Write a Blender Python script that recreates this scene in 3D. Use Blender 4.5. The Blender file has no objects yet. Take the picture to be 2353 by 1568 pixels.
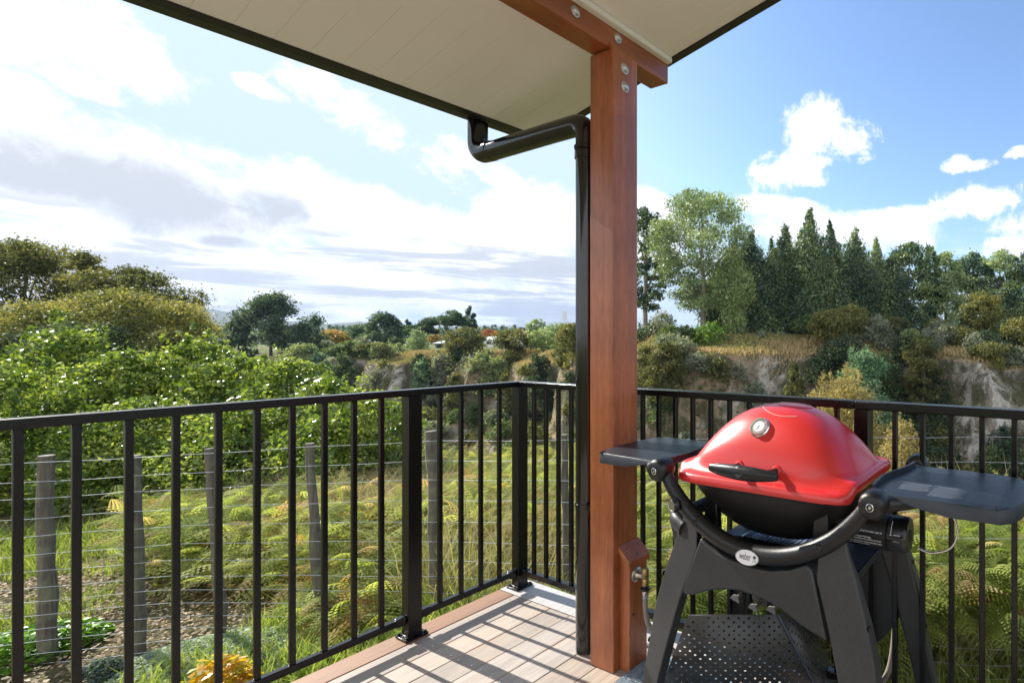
import bpy, math, random
import numpy as np
from mathutils import Vector, Matrix
random.seed(7); RNG = np.random.default_rng(11)
C = bpy.context.scene.collection
TH = 0.48505; ST, CT = math.sin(TH), math.cos(TH)
CAM = np.array([1.5769, 2.3092, 1.1929]); F = 1165.5; PX = 1810.6; HY = 784.5
RT = np.array([-ST, CT, 0.0]); FW = np.array([-CT, -ST, 0.0])

# ------------------------------------------------------------------ frames
def W(X, Y, z):            # landscape axes (right, forward, height) -> world
    X = np.asarray(X, float); Y = np.asarray(Y, float); z = np.asarray(z, float)
    return np.stack([CAM[0] + X*RT[0] + Y*FW[0], CAM[1] + X*RT[1] + Y*FW[1], z + 0*X], -1)
def XofP(px, Y): return (px - PX)/F*Y
def ZofP(py, Y): return CAM[2] - (py - HY)/F*Y

# ------------------------------------------------------------------ objects
def tag(o, label=None, cat=None, group=None, kind=None):
    if label: o['label'] = label
    if cat: o['category'] = cat
    if group: o['group'] = group
    if kind: o['kind'] = kind
    return o
def empty(name, loc=(0, 0, 0)):
    o = bpy.data.objects.new(name, None); C.objects.link(o); o.location = loc
    o.empty_display_size = .05
    return o
def place(o, parent):
    if parent is not None:
        o.parent = parent
        o.matrix_parent_inverse = world_of(parent).inverted()
def world_of(o):
    m = Matrix.LocRotScale(o.location, o.rotation_euler, o.scale)
    if o.parent: m = world_of(o.parent) @ o.matrix_parent_inverse @ m
    return m
def mesh_np(name, V, Fq, mat, parent=None, smooth=False, tint=None, uv=None, nsides=4):
    V = np.ascontiguousarray(V, np.float32).reshape(-1, 3); Fq = np.ascontiguousarray(Fq, np.int32)
    me = bpy.data.meshes.new(name); n = len(Fq)
    me.vertices.add(len(V)); me.vertices.foreach_set('co', V.ravel())
    me.loops.add(n*nsides); me.loops.foreach_set('vertex_index', Fq.ravel())
    me.polygons.add(n); me.polygons.foreach_set('loop_start', np.arange(0, n*nsides, nsides, dtype=np.int32))
    me.polygons.foreach_set('loop_total', np.full(n, nsides, np.int32))
    me.update(calc_edges=True)
    if smooth: me.polygons.foreach_set('use_smooth', np.ones(n, bool))
    if tint is not None:
        at = me.color_attributes.new('tint', 'FLOAT_COLOR', 'POINT')
        t = np.ones((len(V), 4), np.float32); t[:, :3] = tint
        at.data.foreach_set('color', t.ravel())
    if uv is not None:
        l = me.uv_layers.new(name='UVMap'); l.data.foreach_set('uv', np.ascontiguousarray(uv[Fq.ravel()], np.float32).ravel())
    me.materials.append(mat)
    o = bpy.data.objects.new(name, me); C.objects.link(o); place(o, parent)
    return o

class MB:
    def __init__(s): s.v = []; s.f = []; s.uv = None
    def add(s, V, Fs):
        n = len(s.v); s.v += [tuple(p) for p in V]; s.f += [tuple(i+n for i in f) for f in Fs]; return s
    def box(s, x0, x1, y0, y1, z0, z1):
        return s.add([(x0,y0,z0),(x1,y0,z0),(x1,y1,z0),(x0,y1,z0),(x0,y0,z1),(x1,y0,z1),(x1,y1,z1),(x0,y1,z1)],
                     [(0,3,2,1),(4,5,6,7),(0,1,5,4),(1,2,6,5),(2,3,7,6),(3,0,4,7)])
    def hexa(s, P):         # 8 corner points, bottom ring then top ring
        return s.add(P, [(0,3,2,1),(4,5,6,7),(0,1,5,4),(1,2,6,5),(2,3,7,6),(3,0,4,7)])
    def tube(s, path, r, n=16, cap=True, ry=None):
        P = [Vector(p) for p in path]; R = r if hasattr(r, '__len__') else [r]*len(P)
        rings = []; up = None
        for i, p in enumerate(P):
            t = (P[min(i+1, len(P)-1)] - P[max(i-1, 0)]).normalized()
            if up is None:
                up = Vector((0,0,1)) if abs(t.z) < .9 else Vector((1,0,0))
            up = (up - t*up.dot(t)).normalized(); sd = t.cross(up)
            k = ry if ry else 1
            rings.append([p + up*(R[i]*math.cos(a)) + sd*(R[i]*k*math.sin(a)) for a in [2*math.pi*j/n for j in range(n)]])
        V = [q for ring in rings for q in ring]; Fs = []
        for i in range(len(P)-1):
            for j in range(n):
                a = i*n+j; b = i*n+(j+1) % n
                Fs.append((a, b, b+n, a+n))
        if cap:
            Fs.append(tuple(range(n-1, -1, -1))); Fs.append(tuple(range((len(P)-1)*n, len(P)*n)))
        return s.add(V, Fs)
    def lathe(s, prof, c, axis, n=24):     # prof: (radius, height along axis)
        ax = Vector(axis).normalized(); c = Vector(c)
        u = Vector((0,0,1)) if abs(ax.z) < .9 else Vector((1,0,0)); u = (u-ax*u.dot(ax)).normalized(); w = ax.cross(u)
        V = []; Fs = []
        for r, h in prof:
            for j in range(n):
                a = 2*math.pi*j/n; V.append(c + ax*h + u*(r*math.cos(a)) + w*(r*math.sin(a)))
        for i in range(len(prof)-1):
            for j in range(n):
                a = i*n+j; b = i*n+(j+1) % n; Fs.append((a, b, b+n, a+n))
        Fs.append(tuple(range(n-1, -1, -1))); Fs.append(tuple(range((len(prof)-1)*n, len(prof)*n)))
        return s.add(V, Fs)
    def prism(s, poly, fn, d0, d1):        # poly of 2-D points, fn(u, v, d) -> xyz
        n = len(poly); V = [fn(u, v, d0) for u, v in poly] + [fn(u, v, d1) for u, v in poly]
        Fs = [tuple(range(n)), tuple(range(2*n-1, n-1, -1))] + [(i, i+n, (i+1) % n+n, (i+1) % n) for i in range(n)]
        return s.add(V, Fs)
    def build(s, name, mat, parent=None, smooth=False, bevel=0, seg=2, subsurf=0, angle=40):
        me = bpy.data.meshes.new(name); me.from_pydata(s.v, [], s.f); me.update(calc_edges=True)
        import bmesh
        bm = bmesh.new(); bm.from_mesh(me); bmesh.ops.recalc_face_normals(bm, faces=bm.faces)
        bm.to_mesh(me); bm.free()
        me.materials.append(mat)
        o = bpy.data.objects.new(name, me); C.objects.link(o); place(o, parent)
        if smooth or bevel:
            me.polygons.foreach_set('use_smooth', [True]*len(me.polygons)); me.set_sharp_from_angle(angle=math.radians(angle))
        if bevel:
            m = o.modifiers.new('bevel', 'BEVEL'); m.width = bevel; m.segments = seg; m.limit_method = 'ANGLE'; m.angle_limit = math.radians(35); m.harden_normals = False
        if subsurf:
            m = o.modifiers.new('sub', 'SUBSURF'); m.levels = m.render_levels = subsurf
        return o

# ------------------------------------------------------------------ materials
def mat(name):
    m = bpy.data.materials.new(name); m.use_nodes = True; nt = m.node_tree
    b = nt.nodes['Principled BSDF']; return m, nt, b
def N(nt, t, **k):
    n = nt.nodes.new(t)
    for a, v in k.items():
        if a.startswith('i_'): n.inputs[a[2:].replace('_', ' ')].default_value = v
        else: setattr(n, a, v)
    return n
def math_n(nt, op, a, b=None, c=None, clamp=False):
    n = nt.nodes.new('ShaderNodeMath'); n.operation = op; n.use_clamp = clamp
    for i, x in enumerate((a, b, c)):
        if x is None: continue
        if isinstance(x, (int, float)): n.inputs[i].default_value = x
        else: nt.links.new(x, n.inputs[i])
    return n.outputs[0]
def ramp(nt, fac, stops):
    r = nt.nodes.new('ShaderNodeValToRGB'); nt.links.new(fac, r.inputs[0]); e = r.color_ramp.elements
    while len(e) < len(stops): e.new(.5)
    for k, (p, c) in enumerate(stops): e[k].position = p; e[k].color = (*c, 1)
    return r.outputs[0]
def coords(nt, scale=(1,1,1), rot=(0,0,0), kind='Object'):
    tc = nt.nodes.new('ShaderNodeTexCoord'); mp = nt.nodes.new('ShaderNodeMapping')
    mp.inputs['Scale'].default_value = scale; mp.inputs['Rotation'].default_value = rot
    nt.links.new(tc.outputs[kind], mp.inputs[0]); return mp.outputs[0]
def noise(nt, vec, scale, detail=4, rough=.55, dist=0):
    n = nt.nodes.new('ShaderNodeTexNoise'); n.inputs['Scale'].default_value = scale; n.inputs['Detail'].default_value = detail
    n.inputs['Roughness'].default_value = rough; n.inputs['Distortion'].default_value = dist
    if vec is not None: nt.links.new(vec, n.inputs['Vector'])
    return n.outputs['Fac']
def bump(nt, b, h, strength=.3, dist=.01):
    n = nt.nodes.new('ShaderNodeBump'); n.inputs['Strength'].default_value = strength; n.inputs['Distance'].default_value = dist
    nt.links.new(h, n.inputs['Height']); nt.links.new(n.outputs[0], b.inputs['Normal'])
def mixc(nt, fac, a, b, mode='MIX'):
    n = nt.nodes.new('ShaderNodeMix'); n.data_type = 'RGBA'; n.blend_type = mode
    for i, x in ((0, fac), (6, a), (7, b)):
        if isinstance(x, (int, float)): n.inputs[i].default_value = x
        elif isinstance(x, tuple): n.inputs[i].default_value = (*x, 1)
        else: nt.links.new(x, n.inputs[i])
    return n.outputs[2]

def plain(name, col, rough=.5, metal=0, var=.12, sc=8, bmp=0, bsc=200, spec=.5, coat=0):
    m, nt, b = mat(name); v = coords(nt)
    n = noise(nt, v, sc, 5)
    c = ramp(nt, n, [(.3, tuple(x*(1-var) for x in col)), (.7, tuple(min(1, x*(1+var)) for x in col))])
    nt.links.new(c, b.inputs['Base Color']); b.inputs['Roughness'].default_value = rough; b.inputs['Metallic'].default_value = metal
    b.inputs['Specular IOR Level'].default_value = spec; b.inputs['Coat Weight'].default_value = coat; b.inputs['Coat Roughness'].default_value = .15
    r = math_n(nt, 'MULTIPLY_ADD', noise(nt, v, sc*3, 4), .16, rough-.08); nt.links.new(r, b.inputs['Roughness'])
    if bmp: bump(nt, b, noise(nt, v, bsc, 3), bmp, .002)
    return m

def wood(name, dark, light, axis, rough=.4, scale=30, coat=0, bmp=.15, spec=.5, hi=None):
    m, nt, b = mat(name)
    s = [1, 1, 1]; s[axis] = .04
    v = coords(nt, tuple(s)); g = noise(nt, v, scale, 8, .65, .3)
    g2 = noise(nt, coords(nt), 3.2, 3)
    g3 = noise(nt, coords(nt, tuple(.12 if i == axis else 1 for i in range(3))), scale*6, 3, .7)
    f = math_n(nt, 'ADD', math_n(nt, 'MULTIPLY', g, .55), math_n(nt, 'MULTIPLY', g2, .45))
    f = math_n(nt, 'ADD', f, math_n(nt, 'MULTIPLY', math_n(nt, 'SUBTRACT', g3, .5), .35))
    c = ramp(nt, f, [(.32, dark), (.55, tuple((a+b_)/2 for a, b_ in zip(dark, light))), (.72, light)])
    nt.links.new(c, b.inputs['Base Color'])
    nt.links.new(math_n(nt, 'MULTIPLY_ADD', g, .25, rough-.12), b.inputs['Roughness'])
    b.inputs['Coat Weight'].default_value = coat; b.inputs['Coat Roughness'].default_value = .25; b.inputs['Specular IOR Level'].default_value = spec
    bump(nt, b, g, bmp, .003); return m

M = {}
M['post'] = wood('stained_timber', (.19,.048,.014), (.56,.18,.065), 2, .36, 22, coat=.25, bmp=.10)
M['beam'] = wood('stained_beam', (.18,.045,.012), (.53,.16,.05), 0, .36, 22, coat=.25, bmp=.10)
M['soffit'] = plain('soffit_paint', (.94,.92,.88), .55, var=.02, sc=2)
M['trimpaint'] = plain('trim_paint', (.82,.80,.70), .5, var=.03, sc=3)
M['fascia'] = plain('dark_fascia', (.016,.0145,.0145), .4, var=.15)
M['roofmetal'] = plain('roof_sheet', (.04,.04,.042), .4, var=.1)
M['rail'] = plain('black_powdercoat', (.0045,.0040,.0042), .22, var=.2, sc=20, bmp=.12, bsc=900, spec=.36)
M['pipe'] = plain('downpipe_pvc', (.010,.0085,.0075), .12, var=.25, sc=9, spec=.6)
M['galv'] = plain('galvanised_steel', (.55,.55,.53), .36, metal=.9, var=.2, sc=40, bmp=.15, bsc=300)
M['wire'] = plain('fence_wire', (.50,.52,.55), .38, metal=.6, var=.1)
M['steel'] = plain('stainless', (.62,.62,.62), .22, metal=1, var=.08, sc=30)
M['brass'] = plain('brass', (.34,.23,.10), .38, metal=.9, var=.3, sc=60)
M['plate'] = plain('flange_plate', (.45,.42,.33), .3, metal=.85, var=.2, sc=50)
M['hose'] = plain('gas_hose', (.24,.20,.17), .5, var=.1)
M['blackplastic'] = plain('matte_black_plastic', (.006,.006,.0063), .33, var=.15, sc=40, bmp=.25, bsc=700, spec=.4)
M['blackgloss'] = plain('satin_black', (.007,.007,.0075), .3, var=.15, sc=30, bmp=.1, bsc=700)
M['slateplastic'] = plain('slate_plastic', (.011,.0155,.023), .36, var=.10, sc=14, bmp=.3, bsc=900)
M['bowl'] = plain('cast_bowl', (.012,.0112,.0105), .42, var=.12, sc=10, bmp=.35, bsc=500)
M['white'] = plain('white_print', (.75,.76,.78), .6, var=.02)
M['darkprint'] = plain('dark_print', (.03,.03,.035), .6, var=.02)
M['badge'] = plain('badge_silver', (.62,.61,.64), .35, metal=.4, var=.05)
M['dial'] = plain('dial_face', (.62,.66,.62), .4, var=.04)
M['dialdark'] = plain('dial_ring', (.06,.08,.08), .4, var=.1)
M['tray'] = plain('brushed_tray', (.16,.19,.25), .32, metal=.8, var=.15, sc=20)
M['foil'] = plain('foil', (.6,.62,.66), .28, metal=1, var=.1, sc=60)

def cartplastic():
    m, nt, b = mat('dusty_cart_plastic'); v = coords(nt)
    sp = ramp(nt, noise(nt, v, 130, 2, .5), [(.30, (.006,.006,.006)), (.38, (.017,.017,.018)), (.7, (.026,.026,.026))])
    dust = ramp(nt, noise(nt, v, 6, 5), [(.35, (.015,.015,.016)), (.75, (.034,.033,.032))])
    nt.links.new(mixc(nt, .5, sp, dust), b.inputs['Base Color']); b.inputs['Roughness'].default_value = .46
    bump(nt, b, noise(nt, v, 600, 3), .35, .001); return m
M['cart'] = cartplastic()
M['cartlit'] = plain('sunlit_cart_plastic', (.23,.215,.205), .45, var=.06, sc=12, bmp=.15, bsc=600)  # cart grey made paler to paint sunlight on rear panel and hooks

def redpaint():
    m, nt, b = mat('red_enamel'); v = coords(nt)
    c = ramp(nt, noise(nt, v, 5, 4), [(.3, (.46,.010,.010)), (.7, (.54,.014,.013))])
    fl = noise(nt, v, 420, 1, .4); f = ramp(nt, fl, [(.72, (0,0,0)), (.76, (1,1,1))])
    sc = ramp(nt, noise(nt, coords(nt, (1,3.2,1), (0,0,.6)), 9, 3, .6), [(.755, (0,0,0)), (.775, (1,1,1))])
    c = mixc(nt, math_n(nt, 'MULTIPLY', f, .35), c, (.75,.2,.16)); c = mixc(nt, math_n(nt, 'MULTIPLY', sc, .22), c, (.62,.28,.22))
    nt.links.new(c, b.inputs['Base Color']); b.inputs['Roughness'].default_value = .34; b.inputs['Specular IOR Level'].default_value = .6
    b.inputs['Coat Weight'].default_value = .35; b.inputs['Coat Roughness'].default_value = .22
    bump(nt, b, noise(nt, v, 380, 2), .22, .0012); return m
M['red'] = redpaint()

def perforated():
    m, nt, b = mat('perforated_sheet'); tc = nt.nodes.new('ShaderNodeTexCoord'); sp = nt.nodes.new('ShaderNodeSeparateXYZ')
    nt.links.new(tc.outputs['UV'], sp.inputs[0]); u, v = sp.outputs[0], sp.outputs[1]
    def cell(ou, ov):
        pu, pv = .031, .031
        du = math_n(nt, 'SUBTRACT', math_n(nt, 'FRACT', math_n(nt, 'ADD', math_n(nt, 'DIVIDE', u, pu), ou)), .5)
        dv = math_n(nt, 'SUBTRACT', math_n(nt, 'FRACT', math_n(nt, 'ADD', math_n(nt, 'DIVIDE', v, pv), ov)), .5)
        return math_n(nt, 'LESS_THAN', math_n(nt, 'ADD', math_n(nt, 'MULTIPLY', du, du), math_n(nt, 'MULTIPLY', dv, dv)), .0160)
    hole = math_n(nt, 'MAXIMUM', cell(0, 0), cell(.5, .5))
    b.inputs['Base Color'].default_value = (.032,.031,.030,1); b.inputs['Roughness'].default_value = .40
    nt.links.new(math_n(nt, 'SUBTRACT', 1, hole), b.inputs['Alpha']); return m
M['perf'] = perforated()

def deckwood(name, base, rng_, rough=.6, axis=0):
    m, nt, b = mat(name)
    s = [1,1,1]; s[axis] = .03
    g = noise(nt, coords(nt, tuple(s)), 90, 8, .7, .2); st = noise(nt, coords(nt, (.6,1.4,1)), 7, 5, .6)
    at = N(nt, 'ShaderNodeAttribute', attribute_name='tint')
    c = ramp(nt, st, [(.30, tuple(x*.80 for x in base)), (.5, base), (.72, tuple(min(1, x*y) for x, y in zip(base, rng_)))])
    c = mixc(nt, 1.0, c, at.outputs['Color'], 'MULTIPLY')
    gg = ramp(nt, g, [(.35, (.62,.60,.58)), (.6, (1,1,1))]); c = mixc(nt, .75, c, gg, 'MULTIPLY')
    nt.links.new(c, b.inputs['Base Color']); b.inputs['Roughness'].default_value = rough
    bump(nt, b, g, .35, .002); return m
M['deck'] = deckwood('weathered_decking', (.42,.395,.378), (1.07,.94,.82))

def weatherpost():
    m, nt, b = mat('weathered_post'); g = noise(nt, coords(nt, (1,1,.06)), 60, 8, .7); l = noise(nt, coords(nt), 14, 4)
    c = ramp(nt, g, [(.3, (.055,.045,.035)), (.6, (.15,.13,.10)), (.8, (.25,.22,.175))])
    c = mixc(nt, ramp(nt, l, [(.5, (0,0,0)), (.7, (.6,.6,.6))]), c, (.20,.22,.12))
    nt.links.new(c, b.inputs['Base Color']); b.inputs['Roughness'].default_value = .85; bump(nt, b, g, .6, .006); return m
M['fencepost'] = weatherpost()

def bark(name, col):
    m, nt, b = mat(name); g = noise(nt, coords(nt, (1,1,.2)), 12, 6, .7)
    c = ramp(nt, g, [(.3, tuple(x*.5 for x in col)), (.7, col)]); nt.links.new(c, b.inputs['Base Color']); b.inputs['Roughness'].default_value = .9
    bump(nt, b, g, .6, .03); return m
M['bark'] = bark('bark', (.20,.16,.12)); M['bark_pale'] = bark('pale_bark', (.38,.33,.27)); M['bark_dark'] = bark('dark_bark', (.10,.085,.07))

def leaf(name, rough=.5, trans=.35, spec=.35):
    """leaf colour comes from the per-leaf tint attribute"""
    m, nt, b = mat(name)
    at = N(nt, 'ShaderNodeAttribute', attribute_name='tint')
    nt.links.new(at.outputs['Color'], b.inputs['Base Color']); b.inputs['Roughness'].default_value = rough; b.inputs['Specular IOR Level'].default_value = spec
    tr = nt.nodes.new('ShaderNodeBsdfTranslucent'); mx = nt.nodes.new('ShaderNodeMixShader'); mx.inputs[0].default_value = trans
    c = mixc(nt, 1.0, at.outputs['Color'], (1.22,1.2,.62), 'MULTIPLY'); nt.links.new(c, tr.inputs[0])
    nt.links.new(b.outputs[0], mx.inputs[1]); nt.links.new(tr.outputs[0], mx.inputs[2])
    nt.links.new(mx.outputs[0], nt.nodes['Material Output'].inputs[0]); return m
M['leaf'] = leaf('foliage', .6, .42, .3); M['glossyleaf'] = leaf('glossy_foliage', .32, .42, .6); M['euleaf'] = leaf('gum_foliage', .45, .32, .45)
M['frond'] = leaf('fern_fronds', .7, .58, .15); M['dry'] = leaf('dry_stems', .7, .25, .2); M['blade'] = leaf('grass_blades', .45, .45, .4)

# ------------------------------------------------------------------ value noise for terrain
_T = np.random.default_rng(5).random((256, 256))
def vn(x, y):
    xi = np.floor(x).astype(int); yi = np.floor(y).astype(int); fx = x-xi; fy = y-yi
    fx = fx*fx*(3-2*fx); fy = fy*fy*(3-2*fy); g = lambda i, j: _T[(xi+i) & 255, (yi+j) & 255]
    return (g(0,0)*(1-fx)+g(1,0)*fx)*(1-fy)+(g(0,1)*(1-fx)+g(1,1)*fx)*fy
def fbm(x, y, o=4):
    s = 0; a = .5
    for k in range(o): s = s + a*(vn(x*2**k+17*k, y*2**k+31*k)-.5); a *= .5
    return s
def sstep(x, a, b): t = np.clip((x-a)/(b-a), 0, 1); return t*t*(3-2*t)
RIMX = [-260,-160,-100,-88,-80,-72,-64,-58,-50,-45,-38,-32,-27,-24,-20,-14,-7,0,6,12,17,21,28,40,90]
RIMY = [150, 125, 104, 97, 99, 88, 84, 88, 80, 82, 74, 74, 60, 57, 58, 47.5,46.5,47,46,48,44,44.5,43,42,44]
def rim(X): return np.interp(X, RIMX, RIMY)
def ground_z(X, Y):
    X = np.asarray(X, float); Y = np.asarray(Y, float)
    z0 = -.75 - .45*sstep(X, -2.2, .4)
    lf = sstep(-X/np.maximum(Y, 1), 1.0, 1.17)
    Yc = 7.2 + 1.6*sstep(-X, 1.5, 3.5) + 32*lf*sstep(-X, 7, 12) - 1.2*sstep(X, -1, 2)
    zn = z0 - .10*np.clip(Y-4, 0, 4) - .03*np.clip(Y-8, 0, 60)*lf + .05*fbm(X*1.3, Y*1.3)
    zn = zn - .72*np.clip(Y-Yc, 0, 40)
    zn = np.where(Y < 0, z0, zn)
    d = Y - rim(X) + 2.2*fbm(X*.22, Y*.22+9, 4) + 3.5*fbm(X*.07+5, X*.02, 2)
    zt = -1.5 + 2.3*sstep(X, -40, -16) - 1.0*sstep(X, 13, 22)
    top = zt - .9 + 1.9*sstep(d, -1, 8) + .25*fbm(X*.3, Y*.3)*2
    cl = -8.6*sstep(-d, 0, 3.6) - 6*sstep(-d, 2.5, 20)
    far = top + cl + (2.6*fbm(X*.35+3, Y*.35, 5) + 1.6*(.5-2*np.abs(fbm(X*.6+9, Y*.25, 4))) + 1.2*fbm(X*1.7, Y*.6, 3))*sstep(-d, .2, 2.5)*sstep(d, -26, -8)
    far = far - 16*sstep(Y, 260, 900) - .012*np.clip(Y-900, 0, 4000)*0
    floor = -14.5 + .8*fbm(X*.1, Y*.1)
    z = np.maximum(np.maximum(zn, floor), np.where(Y > 20, far, -50))
    return z
def ground():
    xs = np.concatenate([-np.geomspace(9000, 110, 40), np.arange(-105, -7, .55), np.arange(-7, 6, .2), np.arange(6, 60, .55), np.geomspace(62, 9000, 40)])
    ys = np.concatenate([-np.geomspace(400, 3, 12), np.arange(-2, 12, .2), np.arange(12, 30, .8), np.arange(30, 110, .45), np.geomspace(111, 9000, 60)])
    X, Y = np.meshgrid(xs, ys); z = ground_z(X, Y)
    # ragged cliff face
    d = Y - rim(X); k = sstep(-d, 0, 2)*sstep(d, -12, -4)
    V = W(X + 1.1*k*fbm(z*.6+X*.2, Y*.3, 4), Y + 1.3*k*fbm(X*.6, z*.9, 4), z)
    ny, nx = X.shape; i = np.arange(ny-1)[:, None]*nx + np.arange(nx-1)[None]; i = i.ravel()
    Fq = np.stack([i, i+1, i+nx+1, i+nx], -1)
    m, nt, b = mat('ground_cover')
    v = coords(nt); geo = nt.nodes.new('ShaderNodeNewGeometry'); sx = nt.nodes.new('ShaderNodeSeparateXYZ'); nt.links.new(geo.outputs['Normal'], sx.inputs[0])
    n1 = noise(nt, v, .9, 6, .6); n2 = noise(nt, v, .16, 5, .6); n3 = noise(nt, v, 5, 6, .7); n4 = noise(nt, coords(nt, (1,1,.5)), .42, 9, .72, .9)
    grass = ramp(nt, n1, [(.35, (.055,.085,.018)), (.52, (.11,.13,.035)), (.68, (.21,.165,.075))])
    grass = mixc(nt, ramp(nt, n3, [(.4, (0,0,0)), (.65, (.7,.7,.7))]), grass, (.17,.14,.06))
    lawn = ramp(nt, n3, [(.3, (.09,.13,.03)), (.7, (.16,.20,.06))])
    grass = mixc(nt, ramp(nt, n2, [(.46, (0,0,0)), (.58, (1,1,1))]), grass, lawn)
    rock = ramp(nt, n4, [(.28, (.04,.04,.028)), (.42, (.09,.082,.062)), (.50, (.28,.26,.22)), (.59, (.56,.54,.51)), (.78, (.70,.69,.67))])
    tanr = ramp(nt, n1, [(.35, (.07,.085,.03)), (.5, (.24,.17,.09)), (.66, (.38,.27,.17))])
    rock = mixc(nt, ramp(nt, noise(nt, v, .07, 4), [(.42, (0,0,0)), (.58, (.85,.85,.85))]), rock, tanr)
    geo2 = nt.nodes.new('ShaderNodeVectorMath'); geo2.operation = 'LENGTH'; nt.links.new(geo.outputs['Position'], geo2.inputs[0])
    soil = ramp(nt, n3, [(.3, (.06,.045,.028)), (.5, (.14,.105,.06)), (.7, (.24,.19,.10))])
    nearf = ramp(nt, math_n(nt, 'DIVIDE', geo2.outputs['Value'], 30), [(.35, (.75,.75,.75)), (.6, (0,0,0))]); grass = mixc(nt, nearf, grass, soil)
    st = math_n(nt, 'ADD', sx.outputs[2], math_n(nt, 'MULTIPLY', math_n(nt, 'SUBTRACT', n1, .5), .5))
    f = ramp(nt, st, [(.62, (1,1,1)), (.80, (0,0,0))]); mid = ramp(nt, st, [(.80, (1,1,1)), (.95, (0,0,0))])
    veg = ramp(nt, noise(nt, v, .33, 7, .68, .4), [(.47, (0,0,0)), (.56, (1,1,1))]); rock = mixc(nt, math_n(nt, 'MULTIPLY', veg, .85), rock, mixc(nt, n3, (.025,.035,.014), (.10,.10,.045)))
    c = mixc(nt, mid, grass, tanr); c = mixc(nt, f, c, rock)
    nt.links.new(c, b.inputs['Base Color']); b.inputs['Roughness'].default_value = .95; b.inputs['Specular IOR Level'].default_value = .15
    bump(nt, b, math_n(nt, 'ADD', n3, math_n(nt, 'MULTIPLY', n4, 2)), .8, .35)
    o = mesh_np('ground', V.reshape(-1, 3), Fq, m, smooth=True); tag(o, kind='structure'); return o

# ------------------------------------------------------------------ foliage
def rand_rot(n, rng):
    q = rng.normal(size=(n, 4)); q /= np.linalg.norm(q, axis=1)[:, None]; w, x, y, z = q.T
    return np.stack([np.stack([1-2*(y*y+z*z), 2*(x*y-z*w), 2*(x*z+y*w)], -1), np.stack([2*(x*y+z*w), 1-2*(x*x+z*z), 2*(y*z-x*w)], -1),
                     np.stack([2*(x*z-y*w), 2*(y*z+x*w), 1-2*(x*x+y*y)], -1)], 1)
def leaves(P, size, tints, rng, asp=.55, up=None, fold=.12, updir=(0,0,1)):
    """one folded diamond per leaf; up>0 turns leaf faces towards updir"""
    n = len(P); R = rand_rot(n, rng)
    if up:
        zax = R[:, :, 2]; zax = zax*np.sign((zax@np.array(updir)))[:, None]; zax = zax + up*np.array(updir)
        zax /= np.linalg.norm(zax, axis=1)[:, None]; xax = np.cross(rng.normal(size=(n, 3)), zax); xax /= np.linalg.norm(xax, axis=1)[:, None]+1e-9
        R = np.stack([xax, np.cross(zax, xax), zax], -1)
    T = np.array([(-.5,0,0),(0,-.5*asp,fold),(.5,0,0),(0,.5*asp,fold)])
    s = (size*(.45+1.1*rng.random(n)))[:, None, None] if np.isscalar(size) else size[:, None, None]
    V = np.einsum('nij,kj->nki', R, T)*s + P[:, None, :]
    Fq = np.arange(n*4).reshape(n, 4)
    return V.reshape(-1, 3), Fq, np.repeat(tints, 4, 0)
def tint_mix(n, cols, rng, lobe_k=None, jit=.25):
    cols = np.array(cols); t = rng.random(n)
    if lobe_k is not None: t = np.clip(.65*lobe_k + .35*t, 0, 1)
    x = t*(len(cols)-1); i = np.minimum(x.astype(int), len(cols)-2); f = (x-i)[:, None]
    return (cols[i]*(1-f)+cols[i+1]*f)*(1+jit*(rng.random((n, 1))-.5))
def crown(lobes, n, size, cols, rng, shell=.55, asp=.55, up=None, vert=0, fill=.0):
    """lobes: (x,y,z,rx,ry,rz) world; leaves spread over the lobes' volumes"""
    L = np.array(lobes); A = (L[:, 3]*L[:, 5])**1.0; k = rng.choice(len(L), n, p=A/A.sum())
    d = rng.normal(size=(n, 3)); d /= np.linalg.norm(d, axis=1)[:, None]
    r = shell + (1-shell)*rng.random(n)**.8; sp = rng.random(n) < .22; r = np.where(sp, r*(1.1+.45*rng.random(n)), r)
    P = L[k, :3] + d*L[k, 3:6]*r[:, None]
    lk = rng.random(len(L)); T = tint_mix(n, cols, rng, lk[k])
    return leaves(P, size, T, rng, asp, up)

def limbs(mb, base, top, r0, rng, tips, bend=.06):
    b = Vector(base); t = Vector(top); h = (t-b).length
    P = []; 
    for i in range(7):
        f = i/6; P.append(b.lerp(t, f) + Vector((rng.normal()*bend*h*.25*f, rng.normal()*bend*h*.25*f, 0)))
    mb.tube(P, [r0*(1-.82*i/6)+.004 for i in range(7)], 7)
    for tip in tips:
        tp = Vector(tip); f = min(.9, max(.22, (tp.z-b.z)/max(h, .1)*.62)); k = f*6; i = int(k); s = P[i].lerp(P[min(i+1, 6)], k-i)
        m1 = s.lerp(tp, .5) + Vector((0, 0, .06*h*(.5-rng.random())))
        rr = r0*(1-.82*f)*.5; mb.tube([s, m1, tp], [rr, rr*.6, rr*.22], 5)

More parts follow.
